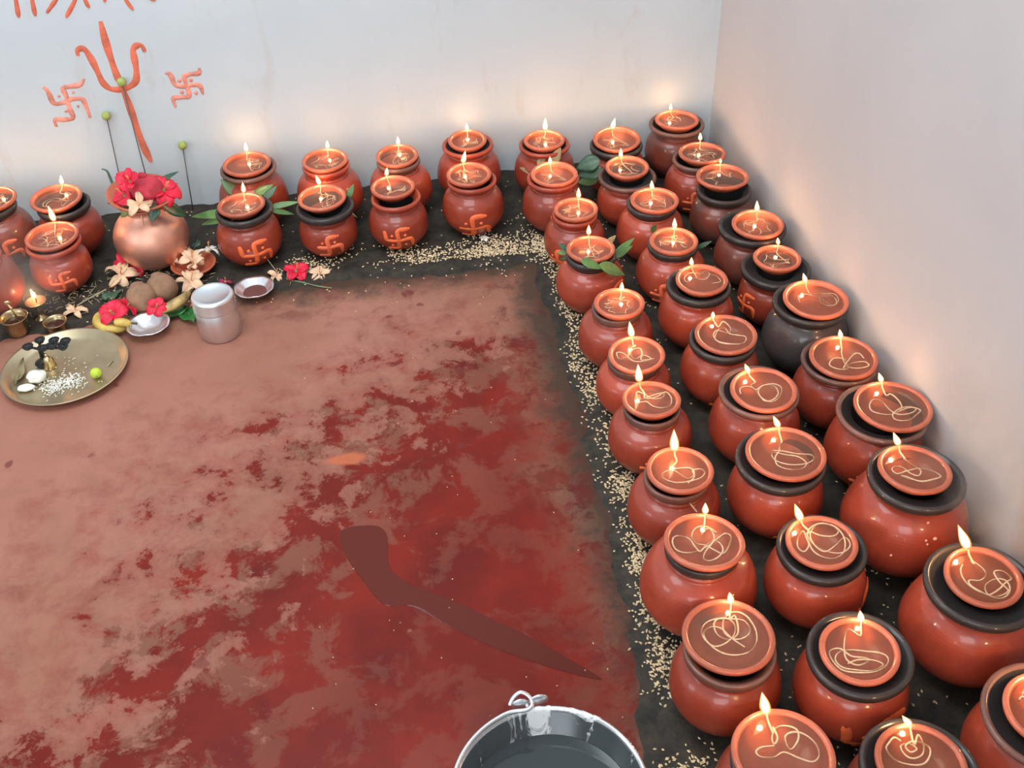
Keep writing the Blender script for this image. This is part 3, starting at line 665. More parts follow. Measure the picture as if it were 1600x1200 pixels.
    if key in WICKS:
        sc_, ou, ov, txt = WICKS[key]
        for i, q_ in enumerate(reversed(txt.split())):
            a_, b_ = q_.split(','); p_ = G(ou + float(a_) / sc_, ov + float(b_) / sc_, H - dep)
            px, py = p_.x - lx, p_.y - ly; m_ = math.hypot(px, py)
            if m_ > lim: px *= lim / m_; py *= lim / m_
            pts.append((px, py, zz + .0005 * sin(i * 1.3)))
        pts.pop()
    else:                                # a thread wandering in loose loops
        hd = r2.random() * 6.28; px, py = cx, cy; sg = r2.choice((-1, 1)); cur = 2.6 / L
        for i in range(r2.choice((26, 32, 38))):
            cur += r2.uniform(-.5, .5) / L
            cur = max(1.6 / L, min(4.2 / L, cur))
            if r2.random() < .07: sg = -sg
            hd += sg * cur * L * .20; px += cos(hd) * L * .20; py += sin(hd) * L * .20
            m_ = math.hypot(px, py)
            if m_ > lim * .82: hd = math.atan2(-py, -px) + r2.uniform(-.7, .7); px *= lim * .82 / m_; py *= lim * .82 / m_
            pts.append((px, py, zz + .0005 * sin(i * 1.3)))
    pts.append((fb.x * .55, fb.y * .55, zz + .0005))
    pts.append((fb.x * .88, fb.y * .88, -dep * .6)); pts.append((fb.x, fb.y, fb.z))
    P = catmull(pts, 5 if key in WICKS else 3)
    vs, fs = tube(P, .0012 + (.0004 if near else 0), 6)
    wk = link('wick', vs, fs, M['wick'], lamp)
    d = fv.normalized()
    vs, fs = tube([fb - d * .0025, fb + d * .003], .0012, 6); link('charred_tip', vs, fs, M['char'], wk)
    add_flame(lamp, fb, fv)
    return root, lamp

def flame_mesh(h, w, seed=0):
    prof = [(0, 0)]
    for i in range(1, 12):
        u = i / 12; r = w * (sin(pi * u ** .62) ** .85) * (1 - .35 * u); prof.append((max(r, 1e-5 + .0001), h * u))
    prof.append((0, h)); return lathe(prof, 14, .03, seed)
def add_flame(parent, base, vec, power=None):
    h = vec.length * 1.06; rot = vec.to_track_quat('Z', 'Y').to_matrix().to_4x4(); mt = Matrix.Translation(base) @ rot
    w = .0034 + h * .115
    fo = link('flame', *xf(flame_mesh(h, w), Matrix.Identity(4)), M['flame'], parent); fo.matrix_local = mt
    fi = link('flame_core', *xf(flame_mesh(h * .86, w * .72), Matrix.Translation((0, 0, h * .06))), M['flame_core'], fo)
    l = bpy.data.lights.new('flame_light', 'POINT'); l.color = (1.0, .52, .24); l.shadow_soft_size = .004
    l.energy = (power or FLAME_W) * (.45 + h / .045)
    lo = bpy.data.objects.new('flame_light', l); COL.objects.link(lo); lo.parent = fo; lo.location = (0, 0, h * .45)
    return fo
for key in POTS: make_pot(key)

# ------------------------------------------------------------------ writing and marks painted on the back wall
def wfn(a, b, lift): return Vector((a, WALL_Y - .0006 - lift, b))
def wall_strokes(name, strokes, w, mat, label, dots=(), dr=.006):
    S2 = [[(WY(u, v).x, WY(u, v).z) for u, v in s] for s in strokes]
    D2 = [(WY(u, v).x, WY(u, v).z) for u, v in dots]
    vs, fs = stroke_surface(S2, w, wfn, D2, dr, .0011)
    o = link(name, vs, fs, mat, wall_back); o['label'] = label; return o
wall_strokes('painted_trident', [[(157, 33), (163, 58), (172, 88), (181, 114), (190, 135)], [(190, 135), (200, 160), (212, 195), (224, 228), (236, 253)]],
             .0175, M['wall_paint'], 'orange painted trident shaft')
wall_strokes('painted_trident_prongs', [[(122, 87), (121, 79), (130, 76), (140, 88), (150, 107), (160, 128), (171, 138), (184, 140), (200, 137), (212, 127), (213, 110), (210, 92), (208, 78), (214, 71), (222, 72), (226, 81)]],
             .0165, M['wall_paint'], 'curved orange prongs of the painted trident')
wall_strokes('painted_swastika', [[(67, 136), (75, 143), (84, 161), (100, 160), (112, 155), (128, 155), (134, 165), (141, 184)],
                                  [(131, 123), (126, 132), (112, 135), (99, 138), (104, 152), (109, 170), (114, 184), (100, 187), (86, 187), (88, 198)]],
             .0135, M['wall_paint_pale'], 'pale orange painted swastika left of the trident', [(92, 150), (114, 144), (122, 166), (103, 174)], .004)
wall_strokes('painted_swastika', [[(258, 114), (266, 117), (274, 133), (288, 135), (300, 133), (312, 134), (317, 147)],
                                  [(311, 106), (311, 114), (298, 116), (288, 120), (292, 134), (295, 150), (283, 152), (271, 154), (274, 167)]],
             .0130, M['wall_paint_pale'], 'pale orange painted swastika right of the trident', [(280, 126), (298, 125), (284, 144), (306, 145)], .0055)
wall_strokes('painted_letters', [[(20, -22), (25, 2), (29, 27)], [(45, -22), (50, 0), (55, 25)], [(98, -22), (87, 0), (80, 10), (73, 20)], [(125, -20), (115, 5), (103, 27)],
                                 [(128, -18), (133, 0), (139, 12)], [(160, -16), (164, 3)], [(190, -18), (198, 2), (208, 15)], [(222, -16), (233, -4), (243, 0)], [(10, -22), (120, -26), (240, -20)]],
             .0105, M['wall_paint'], 'lower ends of orange brush-painted letters')
# brown area at the lower right is part of the right wall material
# ------------------------------------------------------------------ seeds on the soil
def build_seeds():
    r = random.Random(3); vs, fs = [], []
    base = [(0, 0, -1), (1, 0, 0), (0, 1, 0), (-1, 0, 0), (0, -1, 0), (0, 0, 1)]
    tri = [(0, 2, 1), (0, 3, 2), (0, 4, 3), (0, 1, 4), (5, 1, 2), (5, 2, 3), (5, 3, 4), (5, 4, 1)]
    P = [(p[0], p[1], p[2]) for p in POTS.values()]
    def free(x, y):
        for a, b, R in P:
            if (a - x) ** 2 + (b - y) ** 2 < (R * .52) ** 2: return False
        return True
    def seed(x, y, big=1.0, z=None):
        if x > WALL_X - .006 or y > WALL_Y - .006 or not free(x, y): return
        z0 = max(soil_z(x, y), 0) if z is None else z
        q = Matrix.Rotation(r.random() * 6.28, 3, 'Z') @ Matrix.Rotation(r.uniform(-.5, .5), 3, 'Y')
        L_ = r.uniform(.0030, .0044) * big; W_ = L_ * r.uniform(.5, .68); o = len(vs)
        for b in base:
            vs.append(q @ Vector((b[0] * L_, b[1] * W_, b[2] * W_)) + Vector((x, y, z0 + W_ * .6)))
        fs.extend(tuple(i + o for i in f) for f in tri)
    n = 0
    while n < 2300:                      # dense drift along the inner edge of the right-hand strip
        y = r.uniform(.62, 2.40); x = edge_x(y) + .052 + r.gauss(0, .020)
        den = .5 + 1.5 * mn.noise(Vector((x * 14, y * 7, 3)))
        if r.random() < den: seed(x, y); n += 1
    n = 0
    while n < 1200:                      # along the inner edge of the back strip
        x = r.uniform(-.25, .44); y = edge_y(x) + .045 + abs(r.gauss(0, .045))
        den = .40 + 1.5 * mn.noise(Vector((x * 9, y * 12, 8))) + (x - .1) * .7
        if r.random() < den: seed(x, y, .92); n += 1
    for _ in range(800):
        x = r.uniform(-1.2, .5); y = r.uniform(2.24, 2.72)
        if r.random() < .55 + .9 * mn.noise(Vector((x * 12, y * 12, 1))): seed(x, y, .9)
    for _ in range(2300):
        x = r.uniform(.42, .98); y = r.uniform(.6, 2.73)
        if r.random() < .35 + 1.6 * mn.noise(Vector((x * 16, y * 16, 4))): seed(x, y, .9)
    for (cx, cy, rr_, k) in ((.413, 1.00, .030, 110), (.395, .83, .035, 120), (.41, 1.27, .03, 120), (.42, 1.46, .025, 90), (.30, 2.37, .05, 90), (.40, 2.34, .04, 90), (-.98, 2.27, .05, 70)):
        for _ in range(k): seed(cx + r.gauss(0, rr_ * .5), cy + r.gauss(0, rr_ * .9))
    for _ in range(60):
        x = r.uniform(-.2, .34); y = r.uniform(.95, 2.28); seed(x, y, .5, 0)
    o = link('scattered_seeds', vs, fs, M['seed'], smooth=False)
    tag(o, 'pale cereal seeds scattered thickly over the dark soil strip', 'seeds', kind='stuff')
build_seeds()

# ------------------------------------------------------------------ spilt water streak on the floor
def flat_blob(name, px, mat, h=.0012, z=.0):
    P = catmull([G(u, v) for u, v in px], 5, True); c = sum(P, Vector()) / len(P); vs, fs = [], []
    n = len(P)
    for p in P: vs.append(Vector((p.x, p.y, z)))
    for p in P:
        d = (c - p); d.z = 0; q = p + d.normalized() * .003; vs.append(Vector((q.x, q.y, z + h)))
    for i in range(n):
        j = (i + 1) % n; fs.append((i, j, n + j, n + i))
    fs.append(tuple(range(n, 2 * n)))
    return link(name, vs, fs, mat, smooth=False)
o = flat_blob('water_spill', [(530, 835), (545, 824), (570, 821), (592, 823), (604, 838), (605, 880), (622, 902), (655, 920), (705, 938), (770, 968), (835, 1000), (900, 1036), (940, 1062), (890, 1052), (820, 1030), (755, 1005), (695, 975), (645, 948), (600, 945), (565, 905), (540, 868)], M['spill'], .0007, .0002)
tag(o, 'thin shiny streak of spilt water running across the red floor', 'spill')

# ------------------------------------------------------------------ steel bucket
def build_bucket():
    ht, rt, rb = .20, .130, .088
    c = G(860, 1238, ht); root = empty('steel_bucket', (c.x, c.y, 0), 'steel bucket of water with whitish splashes, at the bottom edge on the red floor', 'bucket')
    prof = [(0, .006), (rb - .004, .006), (rb, 0), (rb + .003, .001), (rb + .002, .012)]
    prof += [(rb + (rt - rb) * k + .001, .012 + (ht - .02) * k) for k in (.25, .5, .75, 1)]
    prof += [(rt + .003, ht - .006), (rt + .0045, ht - .002), (rt + .002, ht), (rt - .002, ht - .001), (rt - .003, ht - .008)]
    prof += [(rb + (rt - rb) * k - .002, .012 + (ht - .02) * k) for k in (.75, .5, .25, 0)] + [(0, .0125)]
    vs, fs = lathe(prof, 72, .002, 1); link('bucket_body', vs, fs, M['steel'], root)
    wz = ht - .050; wr = rb + (rt - rb) * ((wz - .012) / (ht - .02)) - .0022
    n = 64; vs = [(0, 0, wz)] + [(wr * cos(2 * pi * i / n), wr * sin(2 * pi * i / n), wz) for i in range(n)]
    link('water', vs, [(0, 1 + i, 1 + (i + 1) % n) for i in range(n)], M['water'], root)
    # seam strip inside
    for sgn, an in ((1, 92), (-1, -88)):
        a = radians(an); d = Vector((cos(a), sin(a), 0)); s_ = Vector((-sin(a), cos(a), 0)); p = d * (rt + .004) + Vector((0, 0, ht - .002))
        # riveted ear: two rounded plates standing off the rim
        parts = []
        for k, (o_, w_, hh) in enumerate(((-.012, .024, .014), (.015, .030, .018))):
            vs, fs = blob(w_ / 2, .0030, hh / 2 + .004, 14, 8, .0)
            m_ = Matrix(((s_.x, d.x, 0, 0), (s_.y, d.y, 0, 0), (0, 0, 1, 0), (0, 0, 0, 1)))
            parts.append(xf((vs, fs), Matrix.Translation(p + s_ * -o_ + d * .006 + Vector((0, 0, .004))) @ m_))
        parts.append(tube([p - d * .001 + s_ * .002, p + d * .011 + s_ * .002], .003, 8))
        e = link('ear', *join(parts), M['aluminium'], root); e['label'] = 'grey riveted handle ear'
    # wire bail lying over towards the left rim, hooked through both ears
    pts = [(-.032, rt + .008, ht + .004), (-.026, rt + .015, ht + .010), (-.014, rt + .020, ht + .014), (-.003, rt + .014, ht + .010), (.0, rt + .004, ht + .006), (-.008, rt - .003, ht + .004)]
    R2 = rt + .001
    for k in range(1, 18):
        a = radians(95 + k * 10.0); pts.append(((R2) * cos(a), (R2) * sin(a), ht + .005))
    pts += [(-.004, -rt - .006, ht + .008), (.010, -rt - .010, ht + .008)]
    link('wire_handle', *tube(catmull(pts, 5), .0030, 8), M['aluminium'], root)
build_bucket()

# ------------------------------------------------------------------ leaves
def leaf_mesh(L_, W_, bend=.25, fold=.25, twist=0.0, n=12):
    vs, fs = [], []
    for i in range(n + 1):
        u = i / n; w = W_ * (sin(pi * min(1, u * 1.0) ** .8) ** .9) * (1 - .25 * u) + .0004
        x = L_ * u * cos(bend * u); z = -L_ * u * sin(bend * u) * .8
        for k in range(5):
            s_ = (k - 2) / 2; ca = cos(twist * u); sa = sin(twist * u)
            yy = w * .5 * s_; zz = abs(s_) * w * .5 * fold + .0006 * sin(u * 30) * abs(s_)
            vs.append((x, yy * ca - zz * sa, z + yy * sa + zz * ca))
    for i in range(n):
        for k in range(4):
            a = i * 5 + k; fs.append((a, a + 5, a + 6, a + 1))
    return vs, fs
def leaf_mat4(a, b, up=(0, -.75, .9)):
    a, b, up = Vector(a), Vector(b), Vector(up); x = (b - a).normalized(); y = up.cross(x).normalized(); z = x.cross(y)
    return Matrix(((x.x, y.x, z.x, a.x), (x.y, y.y, z.y, a.y), (x.z, y.z, z.z, a.z), (0, 0, 0, 1)))
def solidify(o, t=.0005):
    m = o.modifiers.new('thickness', 'SOLIDIFY'); m.thickness = t; m.offset = 0; return o
def sprig(name, label, cat, leaves, mat, group=None, stem=None):
    """leaves: list of (base point, tip point, width, material or None, bend)"""
    o0 = Vector(leaves[0][0]); root = empty(name, o0, label, cat, group)
    for (a, b, w, m_, bend) in leaves:
        a, b = Vector(a) - o0, Vector(b) - o0; L_ = (b - a).length * 1.03
        vs, fs = xf(leaf_mesh(L_, w, bend, .22), leaf_mat4(a, b))
        d = Vector((0, 0, L_ * bend * .45))
        solidify(link('leaf', vs, fs, M[m_ or mat], root))
    if stem: link('stem', *tube(catmull([Vector(p) - o0 for p in stem], 5), .0013, 6), M['stem_green'], root)
    return root
def Z(u, v, z): return G(u, v, z)
def on_body(c, R, u, v, lift=.004, k=.9105):
    o = Vector((0, 0, CAM_H)); d = (_inv @ Vector((u, v, 1))).normalized(); R = R + lift
    oc = Vector((o.x - c[0], o.y - c[1], (o.z - k * R) / k)); dd = Vector((d.x, d.y, d.z / k))
    A = dd.dot(dd); B = oc.dot(dd); C_ = oc.dot(oc) - R * R; D = B * B - A * C_
    t_ = (-B - math.sqrt(D)) / A if D > 0 else -B / A
    return o + d * t_
def OB(key, u, v, lift=.004): return on_body(POTS[key][:2], POTS[key][2], u, v, lift)
sprig('leaf_sprig', 'green leaves pointing left from the rim of the pot nearest the tin', 'leaves',
      [(Z(362, 333, .142), Z(296, 337, .125), .026, None, .1), (Z(360, 339, .138), Z(312, 350, .105), .022, 'leaf', .1), (OB('C1', 366, 342, .008), Z(338, 356, .10), .022, 'leaf_dark', .1)], 'leaf')
sprig('leaf_sprig', 'green leaves showing between the back pot and the pot nearest the tin', 'leaves',
      [(Z(372, 305, .125), Z(345, 279, .165), .034, None, .15), (Z(395, 308, .13), Z(424, 288, .165), .026, None, .15)], 'leaf')
sprig('leaf_sprig', 'green leaves pointing right from the rim of the pot nearest the tin', 'leaves',
      [(Z(418, 325, .13), Z(468, 314, .140), .018, None, .1), (Z(420, 328, .13), Z(460, 334, .110), .016, None, .1), (Z(410, 315, .13), Z(432, 290, .16), .022, 'leaf_dark', .1)], 'leaf')
sprig('leaf_sprig', 'single olive leaf at the right rim of the pot behind the lone hibiscus', 'leaves',
      [(Z(543, 312, .13), Z(552, 288, .165), .018, None, .1), (Z(536, 322, .125), Z(560, 340, .09), .006, 'straw', .2)], 'leaf')
sprig('leaf_sprig', 'dry olive leaves at the neck of the fifth back-wall pot', 'leaves',
      [(Z(862, 258, .13), Z(876, 231, .165), .030, None, .0), (Z(842, 262, .12), Z(851, 241, .150), .024, None, .0), (Z(838, 272, .10), Z(812, 262, .11), .02, None, .0)], 'leaf_dry')
sprig('leaf_sprig', 'dark green leaves lying between the back pots near the corner', 'leaves',
      [(Z(938, 250, .145), Z(900, 262, .125), .050, None, .15), (Z(942, 266, .125), Z(902, 274, .105), .046, None, .1), (Z(936, 280, .09), Z(902, 284, .075), .035, 'leaf', .1)], 'leaf_dark')
sprig('leaf_sprig', 'green leaves round the neck of the leaf-dressed pot beside the red floor', 'leaves',
      [(OB('R2', 907, 406, .024), OB('R2', 941, 420, .016), .024, None, .0), (OB('R2', 936, 413, .022), OB('R2', 976, 430, .014), .032, None, .0), (Z(958, 400, .13), Z(991, 372, .15), .018, None, .0),
       (Z(958, 404, .13), Z(988, 384, .14), .018, None, .0), (Z(888, 392, .135), Z(872, 380, .15), .014, 'leaf_dark', .1), (Z(888, 396, .13), Z(868, 392, .12), .016, None, .2),
       (Z(890, 402, .13), Z(872, 404, .11), .014, 'leaf_dark', .2), (Z(948, 382, .13), Z(962, 368, .15), .016, 'leaf_dry', .0)], 'leaf')
sprig('leaf_sprig', 'slim green leaf tip between third and fourth pots of middle column', 'leaves',
      [(Z(1088, 388, .12), Z(1112, 377, .14), .012, None, .0), (Z(1018, 362, .12), Z(1026, 352, .15), .016, 'leaf', .0)], 'leaf_dark')

# ------------------------------------------------------------------ copper pot with flowers
cpx = G(236, 372, .085); CR = size_at(108, cpx) / 2
root = empty('copper_pot', (cpx.x, cpx.y + .012, 0), 'shiny round copper pot holding a dish of red flowers, against the back wall', 'pot')
cz = .9 * CR
prof = [(0, 0), (.3 * CR, 0)] + [(CR * cos(radians(a)), cz + .9 * CR * sin(radians(a))) for a in range(-70, 56, 9)] + [(.50 * CR, cz + .80 * CR), (.47 * CR, cz + .90 * CR), (.50 * CR, cz + 1.0 * CR), (.62 * CR, cz + 1.07 * CR), (.62 * CR, cz + 1.09 * CR), (.48 * CR, cz + 1.03 * CR), (.44 * CR, cz + .9 * CR), (0, cz + .8 * CR)]
link('pot_body', *lathe(prof, 56, .008, 2), M['copper'], root)
CX, CY = cpx.x, cpx.y + .012
DZ = cz + 1.09 * CR + .022
dc = G(221, 300, DZ); DR = size_at(100, dc) / 2
dish = empty('offering_dish', (dc.x, dc.y, DZ), 'clay dish on the copper pot, heaped with red flowers', 'dish'); dish.rotation_euler = (radians(3), radians(4), 0)
link('dish_bowl', *lathe([(0, -.026), (.45 * DR, -.026), (.8 * DR, -.014), (DR, -.003), (DR, .001), (DR - .004, .002), (.78 * DR, -.010), (.4 * DR, -.021), (0, -.022)], 44, .012, 3), M['dish'], dish)
# wrapped coconut
p = G(227, 297, DZ + .018); o = empty('wrapped_coconut', (p.x, p.y + .006, DZ - .014), 'coconut wrapped in red cloth between the hibiscus flowers on the copper pot', 'coconut')
def drape(r, h):
    prof = [(0, h)]; n = 64
    vs, fs = lathe([(r * sin(radians(a)) * (1 + (a > 80) * .05), h * (.5 + .5 * cos(radians(a)))) for a in range(0, 141, 10)], n)
    out = []
    for v in vs:
        v = Vector(v); a = math.atan2(v.y, v.x); k = 1 + .05 * sin(a * 9) * (1 - v.z / h) + .03 * sin(a * 5 + 1)
        out.append(Vector((v.x * k, v.y * k, v.z)))
    return out, fs
link('cloth', *drape(.040, .066), M['cloth'], o)
link('knot', *xf(blob(.010, .008, .009, 12, 8, .3, 40, 1), Matrix.Translation((0, 0, .068))), M['cloth'], o)

# ------------------------------------------------------------------ flowers
def petal(L_, W_, cup=.5, ruffle=.12, curl=.6, seed=0, n=10):
    vs, fs = [], []; r = random.Random(seed); ph = r.random() * 6
    for i in range(n + 1):
        u = i / n; w = W_ * (.16 + .84 * sin(pi * min(1, .08 + u * .78)) ** .9) * (1 if u < .93 else .86)
        ang = cup - curl * u * u
        x = L_ * (u * cos(ang)); z = L_ * u * sin(ang)
        for k in range(7):
            s_ = (k - 3) / 3
            vs.append((x - abs(s_) ** 2 * L_ * .10 * u, w * .5 * s_, z + L_ * ruffle * u * u * sin(s_ * 7 + ph + u * 3) + abs(s_) ** 2 * W_ * .10))
    for i in range(n):
        for k in range(6):
            a = i * 7 + k; fs.append((a, a + 7, a + 8, a + 1))
    return vs, fs
def flower(name, label, loc, size, mat, rot=(0, 0, 0), n=5, cup=.5, curl=.7, ruffle=.12, seed=0, wide=.95, stamen=True, cat='flower', group=None, stem=None, messy=0.0):
    r = random.Random(seed); root = empty(name, loc, label, cat, group); root.rotation_euler = rot
    for k in range(n):
        a = 2 * pi * k / n + r.uniform(-.15, .15) * (1 + messy * 3)
        c_ = cup + r.uniform(-.2, .2) * (1 + messy * 3); l_ = size * r.uniform(.85, 1.08)
        part = xf(petal(l_, l_ * wide * r.uniform(.85, 1.1), c_, ruffle * (1 + messy), curl * r.uniform(.6, 1.3), seed * 7 + k),
                  Matrix.Rotation(a, 4, 'Z') @ Matrix.Rotation(messy * r.uniform(-1.1, 1.1), 4, 'X') @ Matrix.Translation((size * .05, 0, 0)))
        solidify(link('petal', *part, M[mat], root), .0006)
    link('calyx', *xf(blob(size * .13, size * .13, size * .16, 10, 6, .1), Matrix.Translation((0, 0, -size * .02))), M['stem_green'] if 'red' in mat else M['petal_cream'], root)
    if stamen:
        parts = [tube([(0, 0, 0), (size * .05, 0, size * .4), (size * .12, 0, size * .8)], size * .035, 6)]
        for k in range(10): parts.append(xf(blob(size * .03, size * .03, size * .03, 6, 4, 0), Matrix.Translation((size * (.09 + r.uniform(-.08, .08)), size * r.uniform(-.08, .08), size * r.uniform(.5, .85)))))
        link('stamen', *join(parts), M['stamen'], root)
    if stem: link('stem', *tube(catmull([root.matrix_basis.inverted() @ Vector(p) for p in stem], 5), .0012, 6), M['stem_green'], root)
    return root
RG = 'red hibiscus flowers'; CG = 'dried cream flowers'
flower('hibiscus', 'upright red hibiscus standing topmost above the copper pot', Z(204, 284, DZ + .055), .036, 'petal_red', (radians(35), radians(-12), 0), seed=1, cup=1.0, curl=.5, group=RG)
flower('hibiscus', 'red hibiscus at the left side of the dish on the copper pot', Z(196, 306, DZ + .008), .042, 'petal_red', (radians(25), radians(-30), 0), seed=2, cup=.6, group=RG)
flower('hibiscus', 'red hibiscus at the right side of the dish on the copper pot', Z(256, 297, DZ + .010), .046, 'petal_red', (radians(25), radians(22), 0), seed=3, cup=.5, group=RG)
flower('hibiscus', 'red hibiscus on the soil left of the flower-filled clay dish, below the copper pot', Z(200, 416, .028), .042, 'petal_red', (radians(28), radians(-10), .5), seed=4, cup=.35, curl=.3, group=RG)
flower('hibiscus', 'red hibiscus lying on the yellow banana left of the front coconut', Z(177, 490, .046), .034, 'petal_red', (radians(40), radians(-12), 0), seed=5, cup=.6, group=RG)
flower('hibiscus', 'small pinkish red hibiscus between banana and front coconut', Z(198, 481, .040), .026, 'petal_red', (radians(20), radians(30), 1), seed=6, cup=.8, n=4, group=RG)
flower('hibiscus', 'red hibiscus between the coconuts and the foil bowl of silver', Z(245, 479, .046), .027, 'petal_red', (radians(35), radians(10), 0), seed=7, cup=.5, group=RG)
flower('hibiscus', 'lone open red hibiscus on the soil edge right of the powder bowl', Z(463, 424, .014), .036, 'petal_red', (radians(12), 0, .4), seed=8, cup=.25, curl=.5, ruffle=.16, group=RG,
       stem=[Z(458, 428, .010), Z(448, 436, .006), Z(470, 440, .004), Z(495, 447, .004), Z(518, 450, .004)])
flower('wilted_flower', 'wilted dark magenta flower between cream flowers and powder bowl', Z(352, 440, .018), .022, 'petal_magenta', (radians(20), 0, 0), seed=9, cup=.1, wide=.4, messy=.6, group=RG)
flower('dried_flower', 'cream dried flower hanging at the front of the dish on the copper pot', Z(217, 320, DZ + .010), .034, 'petal_cream', (radians(60), 0, 0), seed=10, wide=.6, messy=.5, group=CG)
flower('dried_flower', 'cream dried flower beside the orange pot, left of the coconuts', Z(188, 430, .026), .044, 'petal_cream', (radians(20), radians(5), .3), seed=11, cup=.3, wide=.6, messy=.45, group=CG)
flower('dried_flower', 'cream crumpled flower between rear coconut and tin, petals spread', Z(298, 441, .030), .040, 'petal_cream', (radians(15), radians(5), .9), seed=12, cup=.4, wide=.8, messy=.35, group=CG)
flower('dried_flower', 'pale dried flower left of the banana, near the brass cups', Z(118, 487, .012), .030, 'petal_cream', (radians(10), 0, 0), seed=13, cup=.4, wide=.5, messy=.3, group=CG)
flower('dried_flower', 'cream star-shaped flower with dark centre, right of the lone hibiscus', Z(499, 427, .010), .027, 'petal_cream', (radians(10), 0, .2), seed=14, cup=.15, wide=.75, curl=.2, group=CG,
       stem=[Z(494, 430, .006), Z(482, 438, .003), Z(470, 442, .003)])
flower('dried_flower', 'cream flower touching the left side of the lone red hibiscus', Z(432, 431, .010), .022, 'petal_cream', (radians(10), 0, 1.2), seed=15, cup=.5, wide=.7, messy=.4, group=CG)
flower('white_flower', 'small white petal cluster fallen below the front-row pot', Z(757, 373, .012), .014, 'petal_white', (0, 0, 0), seed=16, cup=.6, wide=.8, stamen=False)
# clay dish heaped with dried flowers
c = G(302, 411, .030); fr_ = size_at(68, c) / 2
o = empty('clay_dish', (c.x, c.y, .006), 'small clay dish heaped with cream flowers, on the soil before the copper pot', 'dish'); 
link('dish_bowl', *lathe([(0, .002), (.5 * fr_, .002), (.85 * fr_, .014), (fr_, .024), (fr_ - .001, .027), (fr_ - .005, .026), (.8 * fr_, .017), (.4 * fr_, .008), (0, .007)], 36, .012, 4), M['dish'], o)
lb = ['cream flower at the left of the heap in the small clay dish', 'cream flower in the middle of the heap in the small clay dish', 'pale curly flower at the right of the heap in the small clay dish',
      'cream flower at the back of the heap in the small clay dish', 'flat pinkish cream flower at the front of the clay dish heap']
for k, (u, v, z, s_, w) in enumerate(((275, 398, .045, .032, .6), (299, 404, .042, .032, .7), (326, 392, .050, .030, .45), (290, 390, .048, .026, .7), (305, 414, .038, .026, .6))):
    flower('dried_flower', lb[k], Z(u, v, z), s_, 'petal_cream' if k != 2 else 'petal_white', (radians(20), radians(-20 + 20 * k % 50), k), seed=20 + k, cup=.5, wide=w, messy=.45, group=CG)
flower('dried_flower', 'thin cream flower sprawling left of the small clay dish', Z(256, 406, .016), .034, 'petal_cream', (radians(10), 0, .4), seed=30, cup=.2, wide=.35, messy=.3, group=CG)

# leaves around the copper pot
lz = cz + 1.02 * CR
def KB(u, v, l=.004): return on_body((CX, CY), CR, u, v, l, .9)
sprig('leaf_sprig', 'dark mango leaves between the copper pot and its dish', 'leaves',
      [(KB(244, 320, .026), KB(237, 346, .012), .036, None, .0), (KB(252, 318, .034), KB(291, 338, .018), .036, None, .0), (Z(200, 318, lz), Z(168, 318, lz), .014, 'leaf_dark', .0),
       (KB(203, 324, .024), KB(189, 339, .012), .026, 'leaf', .0), (Z(262, 308, lz + .01), Z(282, 300, lz), .026, 'leaf_dark', .5), (Z(245, 285, lz + .05), Z(279, 268, lz + .07), .014, None, .0)], 'leaf_dark')
pts = [Z(186, 302, .20), Z(176, 292, .20), Z(171, 280, .21), Z(166, 270, .22), Z(158, 267, .225)]
o = link('curled_leaf', *tube(catmull([(p.x, p.y + .01, p.z) for p in pts], 5), lambda u: .0045 * (1 - u * .8) + .0008, 6), M['leaf_dark']); tag(o, 'dark curled leaf tip rising left of the copper pot', 'leaf')
# sticks with green balls leaning on the wall
for k, (b, e, lb_) in enumerate((((166, 181), (203, 346), 'thin stick with green ball, leftmost of three, left of the trident'), ((190, 128), (247, 346), 'thin stick with green ball at the fork of the painted trident'),
                                 ((285, 227), (305, 342), 'shortest thin stick with yellow-green ball, right of the copper pot'))):
    top = WY(*b, 2.733); bot = G(e[0], e[1], .004); bot.y = 2.722; bot = Vector((WY(e[0], e[1], 2.722).x, 2.722, .004))
    root = empty('ball_stick', bot, lb_, 'stick', 'sticks with green balls')
    link('stick', *tube([(0, 0, 0), (top - bot) * .5 + Vector((0, -.002, 0)), top - bot], .0016, 6), M['stick'], root)
    link('ball', *xf(blob(.0115, .0115, .0115, 16, 10, .05, 3, k), Matrix.Translation(top - bot + Vector((0, -.001, 0)))), M['green_ball'], root)

